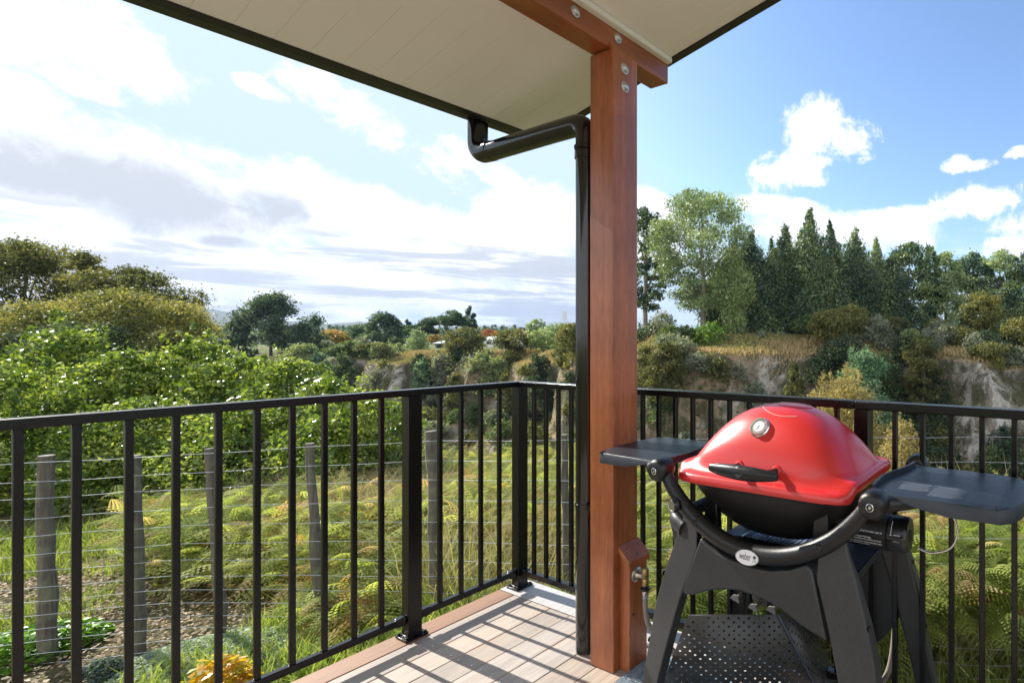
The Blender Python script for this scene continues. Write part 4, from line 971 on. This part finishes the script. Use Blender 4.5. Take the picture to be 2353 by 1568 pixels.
for k in range(54):
    px = r9.uniform(660, 1335); Y = r9.uniform(90, 112) if px < 1230 else r9.uniform(72, 90); X = XofP(px, Y); g = float(ground_z(X, Y)); w = r9.uniform(1.8, 4.2)
    if 985 < px < 1065 or 1105 < px < 1290: continue
    tree('terrace_shrub', str(r9.choice(['dome', 'bush', 'dome'])), str(r9.choice(['manuka', 'bush', 'shade', 'grey', 'gum', 'pine'])), X, Y, g+w*r9.uniform(.6, 1.0), w, 'scattered shrub on the terrace between the pines and the cliff edge', group='scattered terrace shrubs', cat='shrub', dens=1.0, lp=2.0, trunk=False, seedk=k)
for k in range(40):
    px = r9.uniform(1470, 2400); dd = r9.uniform(0, 10); Y = 47.0
    for _ in range(20): Y = .5*Y+.5*(float(rim(XofP(px, Y)))+dd)
    X = XofP(px, Y); g = float(ground_z(X, Y)); w = r9.uniform(1.2, 3.2)
    if 1650 < px < 1850 and dd < 6: continue
    tree('cliff_shrub', str(r9.choice(['dome', 'bush'])), str(r9.choice(['manuka', 'bush', 'shade', 'grey', 'manuka_gold'])), X, Y, g+w*r9.uniform(.5, .9), w, 'scattered low shrub on the far cliff top below the gum trees', group='scattered cliff-top shrubs', cat='shrub', dens=1.0, lp=2.0, trunk=False, seedk=k+100)
# dark manuka on the left
MK = 'manuka trees on the left bank'
for a in [('dome','manuka',50,545,270,32,'largest dark manuka in the top left of the bank'),('dome','manuka',196,570,100,31,'manuka with a separate tuft standing above its neighbours'),('dome','manuka',300,606,220,29,'broad dark manuka behind the golden one'),
 ('dome','manuka',392,690,130,27,'low manuka sloping down towards the hills'),('dome','manuka',444,742,80,26,'smallest manuka at the right foot of the bank'),('dome','manuka_gold',290,660,270,23,'golden-topped manuka in front of the dark ones'),
 ('dome','manuka_gold',90,690,240,21,'golden-olive manuka at the left edge'),('dome','manuka',395,752,130,21,'olive manuka right behind the glossy shrubs'),('dome','shade',190,740,240,20,'dark shaded manuka between the golden ones')]:
    T_('manuka_tree', a[0], a[1], a[2], a[3], a[4], a[5], a[6], group=MK, dens=1.0, lp=2.3, zbase=-2.6, bk='bark_pale')
# glossy shrubs
KIND['laurel'] = [(.045,.078,.018),(.12,.19,.030),(.26,.34,.055),(.46,.50,.12)]
GS = 'glossy-leaved shrubs beyond the wire fence'
_ml = M['leaf']; M['leaf'] = M['glossyleaf']
for a in [(30,838,210,6.6,'glossy shrub at the left edge of the view'),(145,742,230,8.2,'tallest glossy shrub in front of the golden manuka'),(290,792,210,7.9,'glossy shrub right of the tallest one'),(438,768,150,8.3,'narrow glossy shrub with a raised top'),
 (545,806,190,8.0,'glossy shrub in front of the big pine'),(665,812,170,8.0,'glossy shrub just right of the big pine'),(765,858,170,7.6,'glossy shrub behind the middle of the left railing'),(865,905,160,7.2,'glossy shrub ending beside the railing post'),
 (100,900,260,7.0,'broad glossy shrub low at the left'),(330,905,300,6.9,'broad glossy shrub low behind the left balusters'),(560,915,280,6.9,'broad glossy shrub low in the middle of the left railing'),(745,950,240,6.7,'low glossy shrub behind the dry grass')]:
    T_('glossy_shrub', 'mass', 'laurel', a[0], a[1], a[2], a[3], a[4], group=GS, cat='shrub', dens=1.1, lp=3.7, deep=1.9, bk='bark_dark')
M['leaf'] = _ml

# ---- ferns, grass
def frond_template(nP, teeth):
    V = []; Fs = []
    def arch(t): return np.array([t, 0, .42*t-.62*t*t])
    for side in (-1, 1):
        for i in range(nP):
            t = (i+.6)/nP; l = .40*(1-t)**.75*min(1, .55+3*t); b0 = arch(t); d = np.array([.42, side*.90, -.28]); 
            for m_ in range(teeth):
                s0, s1 = m_/teeth, (m_+.85)/teeth; w = .062*(1-s0)**.6*(l/.4)**.5*(6/teeth)**.25
                p0 = b0+d*l*s0; p1 = b0+d*l*s1; p0[2] -= .10*l*s0*s0; p1[2] -= .10*l*s1*s1; mid = (p0+p1)/2
                for q_ in (-1, 1):
                    n = len(V); V += [p0, p1, mid+np.array([q_*w*.9, side*w*.35, -.006])]; Fs.append((n, n+1, n+2))
    n = 6
    for i in range(n):
        a, b = arch(i/n), arch((i+1)/n); k = len(V); V += [a+(0,.006,0), a-(0,.006,0), b]; Fs.append((k, k+1, k+2))
    return np.array(V), np.array(Fs)
def fronds(name, pos, L, yaw, pitch, tints, tpl, matl, label, cat):
    V0, F0 = tpl; n = len(pos); cy, sy = np.cos(yaw), np.sin(yaw); cp, sp = np.cos(pitch), np.sin(pitch)
    R = np.stack([np.stack([cy*cp, -sy, -cy*sp], -1), np.stack([sy*cp, cy, -sy*sp], -1), np.stack([sp, 0*sp, cp], -1)], 1)
    V = np.einsum('nij,kj->nki', R, V0)*L[:, None, None]+pos[:, None, :]
    Fq = F0[None]+(np.arange(n)*len(V0))[:, None, None]
    o = mesh_np(name, V.reshape(-1, 3), Fq.reshape(-1, 3), matl, tint=np.repeat(tints, len(V0), 0), nsides=3); tag(o, label, cat, kind='stuff'); return o
def fern_height(X, Y):
    h = (.50 + .42*sstep(X, -1.6, .2))*(1-.55*(1-sstep(Y, 3.2, 4.7))*sstep(-X, 1.2, 2.2)) + .30*fbm(X*1.6+4, Y*1.6, 3) + .10*fbm(X*5, Y*5, 2)
    return np.clip(h, .15, 1.3)
def bracken():
    rng = np.random.default_rng(31)
    def sample(n, xr, yr):
        X = rng.uniform(*xr, n); Y = rng.uniform(*yr, n); q = X/Y; k = (q > -1.32) & (q < .62) & (Y < 9.2)
        k &= ~((q > -.78) & (q < -.32) & (Y < 4.5)); k &= (vn(X*1.1+8, Y*1.1+3) + .25*(q > -.25) > .22)
        k &= (q > -.95) | (Y < 5.5); k &= (q > -.98) | (Y > 3.75); k &= (q < -.78) | (Y > 3.85) | (X > -.9); return X[k], Y[k]
    def dead(X, Y): return vn(X*.9+40, Y*.9+11) > .60
    for det, n, xr, yr, tp in ((0, 11500, (-1.6, 4.2), (3.35, 5.6), frond_template(12, 4)), (1, 25000, (-8, 5.5), (3.15, 9.2), frond_template(10, 3))):
        X, Y = sample(n, xr, yr)
        if det: k = ~((X > -1.6) & (Y < 5.6) & (rng.random(len(X)) < .55)); X, Y = X[k], Y[k]
        h = fern_height(X, Y); z = ground_z(X, Y) + h*(.45+.55*rng.random(len(X))**.6) - .04
        n = len(X); T = tint_mix(n, [(.11,.17,.04),(.22,.28,.075),(.36,.40,.12),(.47,.47,.19)], rng, vn(X*2, Y*2), .3)
        dk = rng.random(n) < .12 + .35*dead(X, Y); T[dk] = tint_mix(dk.sum(), [(0.288,0.180,0.072),(0.480,0.336,0.156),(0.624,0.492,0.264)], rng)
        ok = rng.random(n) < .012; T[ok] = tint_mix(ok.sum(), [(.40,.24,.06),(.45,.32,.09)], rng)
        fronds('bracken', W(X, Y, z), (.13+.21*rng.random(n))*(1.15 if det == 0 else .95), rng.random(n)*6.283, rng.normal(size=n)*.38+.12, T, tp, M['frond'], 'green and rusty bracken fern covering the bank beyond the wire fence' if det else 'close bracken fern fronds behind the wire fence', 'fern')
    # under-layer so the bank reads dense
    n = 42000; X = rng.uniform(-8, 5.5, n); Y = rng.uniform(3.9, 9.3, n); q = X/Y; k = (q > -1.32) & (q < .62) & ~((q > -.78) & (q < -.32) & (Y < 4.4)); k &= (q > -.95) | (Y < 5.5); X, Y = X[k], Y[k]
    z = ground_z(X, Y)+fern_height(X, Y)*rng.random(len(X))*.85; P = W(X, Y, z); T = tint_mix(len(X), [(0.096,0.144,0.032),(0.192,0.240,0.056),(0.352,0.304,0.096)], rng)
    V, Fq, TT = leaves(P, .075, T, rng, .35); tag(mesh_np('undergrowth', V, Fq, M['frond'], tint=TT), 'low tangled undergrowth beneath the bracken', 'undergrowth', kind='stuff')
bracken()
def blades(name, X, Y, h, wid, tints, rng, label, cat, matl, lean=.35, zoff=0):
    n = len(X); B = W(X, Y, ground_z(X, Y)+zoff); a = rng.random(n)*6.283; s = np.stack([np.cos(a), np.sin(a), 0*a], -1)*wid[:, None]/2
    d = rng.normal(size=(n, 3))*lean; d[:, 2] = 1; d = d/np.linalg.norm(d, axis=1)[:, None]; m1 = B+d*h[:, None]*.55; d2 = d.copy(); d2[:, :2] *= 2.1; d2[:, 2] *= .75; tp = m1+d2*h[:, None]*.45
    V = np.stack([B-s, B+s, m1+s*.75, m1-s*.75, tp], 1); i = np.arange(n)[:, None]*5
    Fq = np.concatenate([i+np.array([[0,1,2]]), i+np.array([[0,2,3]]), i+np.array([[3,2,4]])]); 
    o = mesh_np(name, V.reshape(-1, 3), Fq, matl, tint=np.repeat(tints, 5, 0), nsides=3); tag(o, label, cat, kind='stuff')
rng = np.random.default_rng(77)
n = 30000; X = rng.uniform(-3.6, .6, n); Y = rng.uniform(2.3, 5.2, n); k = (vn(X*2, Y*2) > .30); k &= (W(X, Y, 0)[:, 1] < -.08) | (W(X, Y, 0)[:, 0] < -.08); X, Y = X[k], Y[k]
blades('lush_grass', X, Y, .10+.22*rng.random(len(X))*vn(X*1.5, Y*1.5)*1.6, np.full(len(X), .009), tint_mix(len(X), [(0.126,0.196,0.035),(0.252,0.336,0.070),(0.476,0.518,0.168)], rng), rng, 'lush bright green grass growing between the deck and wire fence', 'grass', M['blade'])
n = 12000; X = rng.uniform(.2, 4.0, n); Y = rng.uniform(2.2, 4.2, n); w = W(X, Y, 0); k = (w[:, 0] < -.08) & (vn(X*2, Y*2) > .35); X, Y = X[k], Y[k]
blades('bank_grass', X, Y, .10+.25*rng.random(len(X)), np.full(len(X), .007), tint_mix(len(X), [(0.128,0.208,0.032),(0.256,0.352,0.080),(0.416,0.384,0.160)], rng), rng, 'mixed green grass below the right railing', 'grass', M['blade'])
n = 30000; X = rng.uniform(-8.5, -2.9, n); Y = rng.uniform(2.2, 7, n); k = (vn(X*1.3+5, Y*1.3) > .42) & ((Y > 4.2) | (vn(X*3, Y*3) > .40)); X, Y = X[k], Y[k]
blades('garden_grass', X, Y, .05+.17*rng.random(len(X)), np.full(len(X), .009), tint_mix(len(X), [(0.104,0.156,0.026),(0.195,0.273,0.052),(0.338,0.351,0.117)], rng), rng, 'short bright grass patches in the garden at the lower left', 'grass', M['blade'])
n = 12000; X = rng.uniform(-6.6, -2.0, n); Y = rng.uniform(4.9, 6.6, n); q = X/Y; k = (q > -1.2) & (q < -.62); X, Y = X[k], Y[k]
blades('dry_grass', X, Y, .2+.6*rng.random(len(X))**1.5, np.full(len(X), .006), tint_mix(len(X), [(0.156,0.130,0.104),(0.312,0.260,0.195),(0.468,0.390,0.286)], rng), rng, 'grey dry grass stalks in front of the glossy shrubs', 'grass', M['dry'], lean=.45)
n = 34000; X = rng.uniform(-6.5, 3.4, n); Y = rng.uniform(3.5, 8.8, n); k = (vn(X*.9+40, Y*.9+11) > .36) & (X/Y > -.95); X, Y = X[k], Y[k]
blades('dead_stalks', X, Y, .35+.55*rng.random(len(X)), np.full(len(X), .006), tint_mix(len(X), [(.22,.17,.08),(.38,.34,.16),(.56,.50,.28)], rng), rng, 'tangled brown dead stalks among the bracken', 'undergrowth', M['dry'], lean=.5)
n = 130; X = rng.uniform(.9, 3.0, n); Y = rng.uniform(4.6, 5.6, n)
blades('reeds', X, Y, 1.15+.45*rng.random(n), np.full(n, .020), tint_mix(n, [(.30,.24,.12),(.44,.36,.20)], rng), rng, 'tall pale reed stems rising above the right bracken', 'reeds', M['dry'], lean=.22)
n = 42000; X = rng.uniform(-70, 40, n); dd = rng.uniform(-.2, 9, n)**1.0; Y = rim(X)+dd
blades('terrace_grass', X, Y, .15+.6*rng.random(n)*vn(X*.3, Y*.3), np.full(n, .11), tint_mix(n, [(.14,.16,.05),(.28,.26,.10),(.46,.33,.18),(.55,.40,.25)], rng, vn(X*.2, Y*.2)), rng, 'dry reddish and green grass along the far cliff top', 'grass', M['dry'], lean=.3)
n = 30000; X = rng.uniform(-75, 30, n); dd = rng.uniform(.5, 22, n); Y = rim(X)-dd; 
P = W(X, Y, ground_z(X, Y)+.1); V, Fq, TT = leaves(P, .34, tint_mix(n, [(.07,.09,.035),(.17,.17,.07),(.36,.29,.16)], rng, vn(X*.25, Y*.25)), rng, .5)
tag(mesh_np('gully_scrub', V, Fq, M['leaf'], tint=TT), 'low scrub and dry cover on the gully sides', 'scrub', kind='stuff')

# garden at lower left
def mound(name, px, Y, w, h, n, size, cols, label, cat, kind=None, mt='leaf', dp=None, group=None):
    r = np.random.default_rng(int(px*3+Y*100)); X = XofP(px, Y); g = float(ground_z(X, Y)); 
    a = r.random(n)*6.283; q_ = np.sqrt(r.random(n)); dx = q_*np.cos(a)*w/2; dy = q_*np.sin(a)*(dp or w)/2
    z = g + h*np.sqrt(np.clip(1-q_**2, 0, 1))*(.55+.45*r.random(n))*(1+.6*fbm((X+dx)*6, (Y+dy)*6, 3)); P = W(X+dx, Y+dy, z)
    V, Fq, TT = leaves(P, size, tint_mix(n, cols, r), r, .55, up=.8)
    if kind == 'stuff': tag(mesh_np(name, V, Fq, M[mt], tint=TT), label, cat, kind='stuff')
    else:
        t = empty(name, tuple(W(X, Y, g))); tag(t, label, cat, group); mesh_np('leaves', V, Fq, M[mt], t, tint=TT)
        mb = MB()
        for k in range(9): mb.tube([tuple(W(X, Y, g-.05)), tuple(W(X+dx[k]*.5, Y+dy[k]*.5, g+h*.35)), tuple(P[k])], [.008,.005,.002], 5)
        mb.build('stems', M['bark'], t)
mound('ground_cover', 500, 3.02, 1.15, .10, 9000, .022, [(.20,.27,.20),(.34,.42,.32),(.46,.54,.44)], 'silvery green ground cover in the garden bed', 'ground cover', 'stuff', dp=.8)
mound('grey_shrub', 232, 2.88, .22, .14, 1800, .020, [(.07,.11,.09),(.14,.19,.16),(.22,.28,.24)], 'small round blue-grey plant in the garden bed', 'shrub')
mound('yellow_shrub', 492, 2.36, .42, .46, 2400, .038, [(.30,.32,.03),(.60,.46,.03),(.66,.30,.02),(.55,.50,.06)], 'yellow and orange leaved shrub at the bottom left', 'shrub', mt='blade')
mound('grass_tuft', 70, 3.15, .62, .16, 2600, .035, [(.10,.22,.02),(.18,.36,.03)], 'bright green leafy tuft beside the leftmost fence post', 'plant', mt='blade')
rng = np.random.default_rng(9); n = 15000; X = rng.uniform(-6.2, -2.0, n); Y = rng.uniform(2.4, 4.9, n); P = W(X, Y, ground_z(X, Y)+.01+.03*rng.random(n))
V, Fq, TT = leaves(P, .026, tint_mix(n, [(.18,.13,.08),(.36,.26,.16),(.55,.44,.32)], rng), rng, .6, up=2.0); tag(mesh_np('leaf_litter', V, Fq, M['dry'], tint=TT), 'fallen brown leaves scattered over the garden soil', 'leaf litter', kind='stuff')

# ================================================================== wire fence
FPX = [-700, 0, 400, 700, 990, 1400, 1900, 2223, 2900]
FY = [2.7, 2.98, 3.13, 3.36, 3.55, 3.55, 3.52, 3.50, 3.45]
def FZ():
    L = [.489,.376,.279,.161,.056,-.056,-.155,-.252,-.333,-.413,-.496,-.569,-.646,-.706]
    R = [.534,.36,.185,.01,-.163,-.344,-.5,-.647,-.787,-.925,-1.037,-1.131,-1.19,-1.23]
    c = []
    for v in (182,295,403,520,643,757,865,960,1050,1135,1205,1275,1340,1390): c.append(1.193-((1400+v/1.681)/1.4881-784.5)/1165.5*3.55)
    return L, c, R
def fence():
    L, Cc, R = FZ(); t = empty('wire_fence', tuple(W(-2.5, 3.55, -.8))); tag(t, 'farm fence of grey timber posts and many thin wires', 'fence')
    pxs = np.arange(-600, 2900, 55.0)
    for k in range(14):
        z = np.interp(pxs, [0, 400, 990, 1400, 2223], [L[k]-.02, L[k], Cc[k], (Cc[k]*.75+R[k]*.25), R[k]])
        Y = np.interp(pxs, FPX, FY); P = W(XofP(pxs, Y), Y, z + .003*np.sin(pxs*.02+k))
        MB().tube([tuple(p_) for p_ in P], .0016, 5).build('wire', M['wire'], t, smooth=True)
    posts = [(108,1046,1502,30,.0),(312,1046,1505,28,.02),(496,1030,1540,20,.08),(726,1018,1500,20,.075),(1000,990,1440,27,.03),(1300,998,1400,19,.02),(1637,1000,1440,20,.02),(2008,1262,1560,26,.0)]
    for i, (px, yt, yb, w, ln) in enumerate(posts):
        Y = float(np.interp(px, FPX, FY))+.05; X = XofP(px, Y); r = w/F*Y/2; zt = float(ZofP(yt, Y)); zb = float(ground_z(X, Y))-.1
        mb = MB(); rr = np.random.default_rng(i); P = []; R_ = []
        for q_ in range(9):
            f = q_/8; z = zb+(zt-zb)*f; P.append(tuple(W(X+ln*1.2*(.5-f)+.007*rr.normal(), Y, z))); R_.append(r*(.98-.16*f)*(1+.07*rr.normal()))
        mb.tube(P, R_, 11); mb.build('post', M['fencepost'], t, smooth=True, angle=50)
fence()

# ================================================================== buildings and mast far away
def shed(name, px0, px1, yt, yb, Y, wallc, roofc, label, depth=9):
    x0, x1 = XofP(px0, Y), XofP(px1, Y); zt = float(ZofP(yt, Y)); zb = float(ground_z((x0+x1)/2, Y))-.3; t = empty(name, tuple(W((x0+x1)/2, Y, zb))); tag(t, label, 'building')
    he = zb+(zt-zb)*.72; f = lambda X, Y_, z: tuple(W(X, Y_, z))
    mb = MB(); mb.hexa([f(x0,Y,zb),f(x1,Y,zb),f(x1,Y+depth,zb),f(x0,Y+depth,zb),f(x0,Y,he),f(x1,Y,he),f(x1,Y+depth,he),f(x0,Y+depth,he)]); mb.build('wall', wallc, t)
    o = .5; mb = MB(); a = [f(x0-o,Y-o,he),f(x1+o,Y-o,he),f(x1+o,Y+depth+o,he),f(x0-o,Y+depth+o,he),f(x0-o,Y+depth/2,zt),f(x1+o,Y+depth/2,zt)]
    mb.add(a, [(0,1,5,4),(2,3,4,5),(0,4,3),(1,2,5),(0,3,2,1)]); mb.build('roof', roofc, t)
    n = max(2, int((x1-x0)/4))
    for k in range(n):
        xc = x0+(x1-x0)*(k+.5)/n; mb = MB(); zc = zb+(he-zb)*.6; mb.hexa([f(xc-.7,Y-.06,zc-.5),f(xc+.7,Y-.06,zc-.5),f(xc+.7,Y-.01,zc-.5),f(xc-.7,Y-.01,zc-.5),f(xc-.7,Y-.06,zc+.5),f(xc+.7,Y-.06,zc+.5),f(xc+.7,Y-.01,zc+.5),f(xc-.7,Y-.01,zc+.5)]); mb.build('window', M['fascia'], t)
wh = plain('white_cladding', (.72,.73,.74), .6, var=.04, sc=.5); wr_ = plain('light_roof', (.60,.64,.68), .4, var=.05, sc=.5); tl_ = plain('teal_cladding', (.16,.30,.27), .6, var=.05, sc=.5); gr_ = plain('green_roof', (.28,.42,.36), .5, var=.05, sc=.5)
shed('long_shed', 1108, 1285, 773, 800, 165, wh, wr_, 'long low white shed behind the dark manuka')
shed('teal_shed', 1000, 1040, 783, 803, 125, tl_, wr_, 'small teal shed under the umbrella pine', 6)
shed('green_roofed_hut', 2270, 2310, 722, 752, 84, wh, gr_, 'small hut with a pale green roof among the right gums', 6)
def mast():
    Y = 260; X = XofP(1297, Y); g = float(ground_z(X, Y)); zt = float(ZofP(716, Y)); t = empty('floodlight_mast', tuple(W(X, Y, g))); tag(t, 'floodlight mast with a square lamp frame on the horizon', 'floodlight')
    MB().tube([tuple(W(X, Y, g)), tuple(W(X, Y, zt))], [.22, .14], 8).build('pole', M['galv'], t)
    for i in range(4):
        mb = MB(); z = zt-.3-1.15*i; mb.hexa([tuple(W(X+x, Y+y, z+zz)) for zz in (-.06,.06) for x, y in ((-1.3,-.06),(1.3,-.06),(1.3,.06),(-1.3,.06))]); mb.build('crossbar', M['galv'], t)
        for j in range(3):
            mb = MB(); xx = -.9+.9*j; mb.hexa([tuple(W(X+xx+x, Y+y, z+zz)) for zz in (-.38,.38) for x, y in ((-.3,-.5),(.3,-.5),(.3,-.1),(-.3,-.1))]); mb.build('lamp', M['galv'], t)
mast()

# ================================================================== sky, sun, camera
def world():
    w = bpy.data.worlds.new('World'); bpy.context.scene.world = w; w.use_nodes = True; nt = w.node_tree
    bg = nt.nodes['Background']; sky = nt.nodes.new('ShaderNodeTexSky'); sky.sky_type = 'NISHITA'; sky.sun_disc = False
    sky.sun_elevation = math.radians(32.5); sky.air_density = 1.0; sky.dust_density = 1.2; sky.ozone_density = 1.6; sky.altitude = 50
    d = np.array([SUN[0], SUN[1]]); sky.sun_rotation = math.atan2(d[0], d[1])
    tc = nt.nodes.new('ShaderNodeTexCoord'); v = tc.outputs['Generated']
    def dot(vec):
        n = nt.nodes.new('ShaderNodeVectorMath'); n.operation = 'DOT_PRODUCT'; nt.links.new(v, n.inputs[0]); n.inputs[1].default_value = vec; return n.outputs['Value']
    r_, f_, u_ = dot(tuple(RT)), dot(tuple(FW)), dot((0,0,1))
    az = math_n(nt, 'MULTIPLY', math_n(nt, 'ARCTAN2', r_, f_), 180/math.pi)
    el = math_n(nt, 'MULTIPLY', math_n(nt, 'ARCSINE', u_), 180/math.pi)
    n1 = noise(nt, v, 7.5, 10, .66, .3); n2 = noise(nt, v, 26, 8, .66, .4)
    mp = nt.nodes.new('ShaderNodeMapping'); mp.inputs['Scale'].default_value = (1.6, 1.6, 15); nt.links.new(v, mp.inputs[0]); ns = noise(nt, mp.outputs[0], 2.6, 7, .6, .35)
    wob = math_n(nt, 'ADD', math_n(nt, 'MULTIPLY', math_n(nt, 'SUBTRACT', n1, .5), 3.6), math_n(nt, 'MULTIPLY', math_n(nt, 'SUBTRACT', n2, .5), 2.4))
    def ae(px, py): return math.degrees(math.atan((px-PX)/F)), math.degrees(math.atan((HY-py)/math.hypot(F, px-PX)))
    def blob(px, py, rx, ry, rot=0, soft=1.0):
        a0, e0 = ae(px, py); ra = abs(ae(px+rx, py)[0]-ae(px-rx, py)[0])/2; re = abs(ae(px, py-ry)[1]-ae(px, py+ry)[1])/2
        da = math_n(nt, 'SUBTRACT', az, a0); de = math_n(nt, 'SUBTRACT', el, e0); c, s = math.cos(math.radians(rot)), math.sin(math.radians(rot))
        x = math_n(nt, 'DIVIDE', math_n(nt, 'ADD', math_n(nt, 'MULTIPLY', da, c), math_n(nt, 'MULTIPLY', de, s)), ra)
        y = math_n(nt, 'DIVIDE', math_n(nt, 'SUBTRACT', math_n(nt, 'MULTIPLY', de, c), math_n(nt, 'MULTIPLY', da, s)), re)
        q_ = math_n(nt, 'ADD', math_n(nt, 'MULTIPLY', x, x), math_n(nt, 'MULTIPLY', y, y))
        return math_n(nt, 'MULTIPLY', math_n(nt, 'SUBTRACT', 1, q_), soft)
    def union(bl, amp=1.0):
        o = blob(*bl[0])
        for b_ in bl[1:]: o = math_n(nt, 'MAXIMUM', o, blob(*b_))
        return math_n(nt, 'ADD', o, math_n(nt, 'MULTIPLY', wob, amp))
    def ss(x, a, b):
        n = nt.nodes.new('ShaderNodeMapRange'); n.interpolation_type = 'SMOOTHSTEP'; nt.links.new(x, n.inputs[0]); n.inputs[1].default_value = a; n.inputs[2].default_value = b; return n.outputs[0]
    crisp = ss(union([(1925,312,104,90,0),(1815,386,98,60,25),(1858,300,76,84,0),(1880,385,60,50,0),
                      (2262,462,120,46,0),(2345,512,80,36,0),(2196,376,40,24,0),(2345,350,40,16,0),(2330,565,90,30),(2250,380,40,16),
                      (880,300,260,60,-28),(1130,395,150,36,-25),(745,192,60,24,-12),(590,200,75,24,-15),
                      (230,100,310,105,-18),(40,40,260,130,-10),(200,196,120,34,-14)], 1.25), -.05, .95)
    softc = ss(union([(1930,530,280,52,-4),(1800,478,130,34,-8),(2060,500,140,30),(1490,480,90,50,-20),(1480,560,130,60),
                      (300,440,640,170,-8),(1000,560,620,95,-14),(650,640,1100,110,0),(0,300,220,170,0),(1250,500,170,90)], .55), .0, .75)
    cover = ss(math_n(nt, 'ADD', math_n(nt, 'MULTIPLY', ns, 1.0), math_n(nt, 'MULTIPLY', math_n(nt, 'SUBTRACT', 14, el), .022)), .60, .78)
    left = ss(math_n(nt, 'MULTIPLY', az, -1), 8, 24); cover = math_n(nt, 'MULTIPLY', cover, math_n(nt, 'MAXIMUM', left, .25))
    cover = math_n(nt, 'MULTIPLY', cover, ss(math_n(nt, 'MULTIPLY', el, -1), -13, -9))
    mask = math_n(nt, 'MAXIMUM', math_n(nt, 'MAXIMUM', crisp, softc), cover, clamp=True)
    # cloud brightness: lit tops, grey bases
    grey = ss(union([(330,440,400,88,-12),(90,400,190,60,-10),(600,480,120,50,0),(520,555,90,18)], 1.0), -.45, .95)
    strat = ss(math_n(nt, 'ADD', ns, math_n(nt, 'MULTIPLY', math_n(nt, 'SUBTRACT', n1, .5), .25)), .47, .60)
    band = math_n(nt, 'MULTIPLY', strat, ss(math_n(nt, 'MULTIPLY', el, -1), -11, -8.2)); band = math_n(nt, 'MULTIPLY', band, ss(math_n(nt, 'MULTIPLY', az, -1), 10, 22))
    gfac = math_n(nt, 'MAXIMUM', grey, math_n(nt, 'MULTIPLY', band, .85), clamp=True)
    puff = ramp(nt, n2, [(.30, (4.6,4.8,5.15)), (.46, (5.6,5.8,6.2)), (.62, (6.6,6.6,6.7))])
    ccol = mixc(nt, gfac, puff, (1.95,2.2,2.6))
    # sun glow through thin cloud on the sun's side
    sd = dot(tuple(SUN)); glow = ss(sd, .35, 1.0)
    ccol = mixc(nt, glow, ccol, mixc(nt, .35, ccol, (6.8,6.8,6.8)))
    scol = mixc(nt, 1.0, sky.outputs[0], SKYTINT, 'MULTIPLY')
    scol = mixc(nt, 1.0, scol, (3.6,4.5,5.2), 'DARKEN')
    veil = math_n(nt, 'MULTIPLY', ss(math_n(nt, 'MULTIPLY', az, -1), 0, 55), .62)
    scol = mixc(nt, veil, scol, (3.7,4.5,5.1))
    low = math_n(nt, 'MULTIPLY', ss(math_n(nt, 'MULTIPLY', el, -1), -16, 0), .35); scol = mixc(nt, low, scol, (3.6,4.4,5.2))
    c = mixc(nt, mask, scol, ccol); c = mixc(nt, math_n(nt, 'MULTIPLY', ss(math_n(nt, 'MULTIPLY', f_, -1), .0, .5), .8), c, (9.0,9.1,9.3)); nt.links.new(c, bg.inputs['Color']); bg.inputs['Strength'].default_value = .10  # unseen bright cloud behind the camera, added as fill light
SKYTINT = (1.0, 1.13, 1.27)
SUN = np.array([.03, -1.0, math.tan(math.radians(32.5))]); SUN /= np.linalg.norm(SUN)
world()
sl = bpy.data.lights.new('sun', 'SUN'); sl.energy = 4.8; sl.angle = math.radians(.5); sl.color = (1, .95, .87)
so = bpy.data.objects.new('sun', sl); C.objects.link(so); so.rotation_euler = Vector(SUN).to_track_quat('Z', 'Y').to_euler(); so.location = (0, -5, 8)
def haze():
    V = MB(); x0, x1, y0, y1 = -3800, 3800, -600, 5400
    P = [tuple(W(x, y, z)) for z in (-40, 340) for x, y in ((x0,y0),(x1,y0),(x1,y1),(x0,y1))]; V.hexa(P)
    m = bpy.data.materials.new('haze'); m.use_nodes = True; nt = m.node_tree; nt.nodes.remove(nt.nodes['Principled BSDF'])
    pv = nt.nodes.new('ShaderNodeVolumePrincipled'); pv.inputs['Color'].default_value = (.34,.50,.80,1); pv.inputs['Density'].default_value = .00010; pv.inputs['Anisotropy'].default_value = .0
    nt.links.new(pv.outputs[0], nt.nodes['Material Output'].inputs['Volume']); o = V.build('haze', m); tag(o, kind='stuff')
haze()
cd = bpy.data.cameras.new('camera'); co = bpy.data.objects.new('camera', cd); C.objects.link(co); co.location = tuple(CAM)
co.rotation_euler = (math.radians(90), 0, math.atan2(CT, -ST)); cd.sensor_width = 36; cd.lens = F/2352*36; cd.shift_x = (1176-PX)/2352; cd.shift_y = 0
cd.clip_start = .05; cd.clip_end = 20000
sc = bpy.context.scene; sc.camera = co
sc.view_settings.view_transform = 'Standard'; sc.view_settings.look = 'None'; sc.view_settings.exposure = 1.12; sc.view_settings.gamma = 1
sc.render.engine = 'CYCLES'; sc.cycles.use_denoising = True; sc.cycles.max_bounces = 8; sc.cycles.transparent_max_bounces = 12
sc.cycles.sample_clamp_indirect = 8
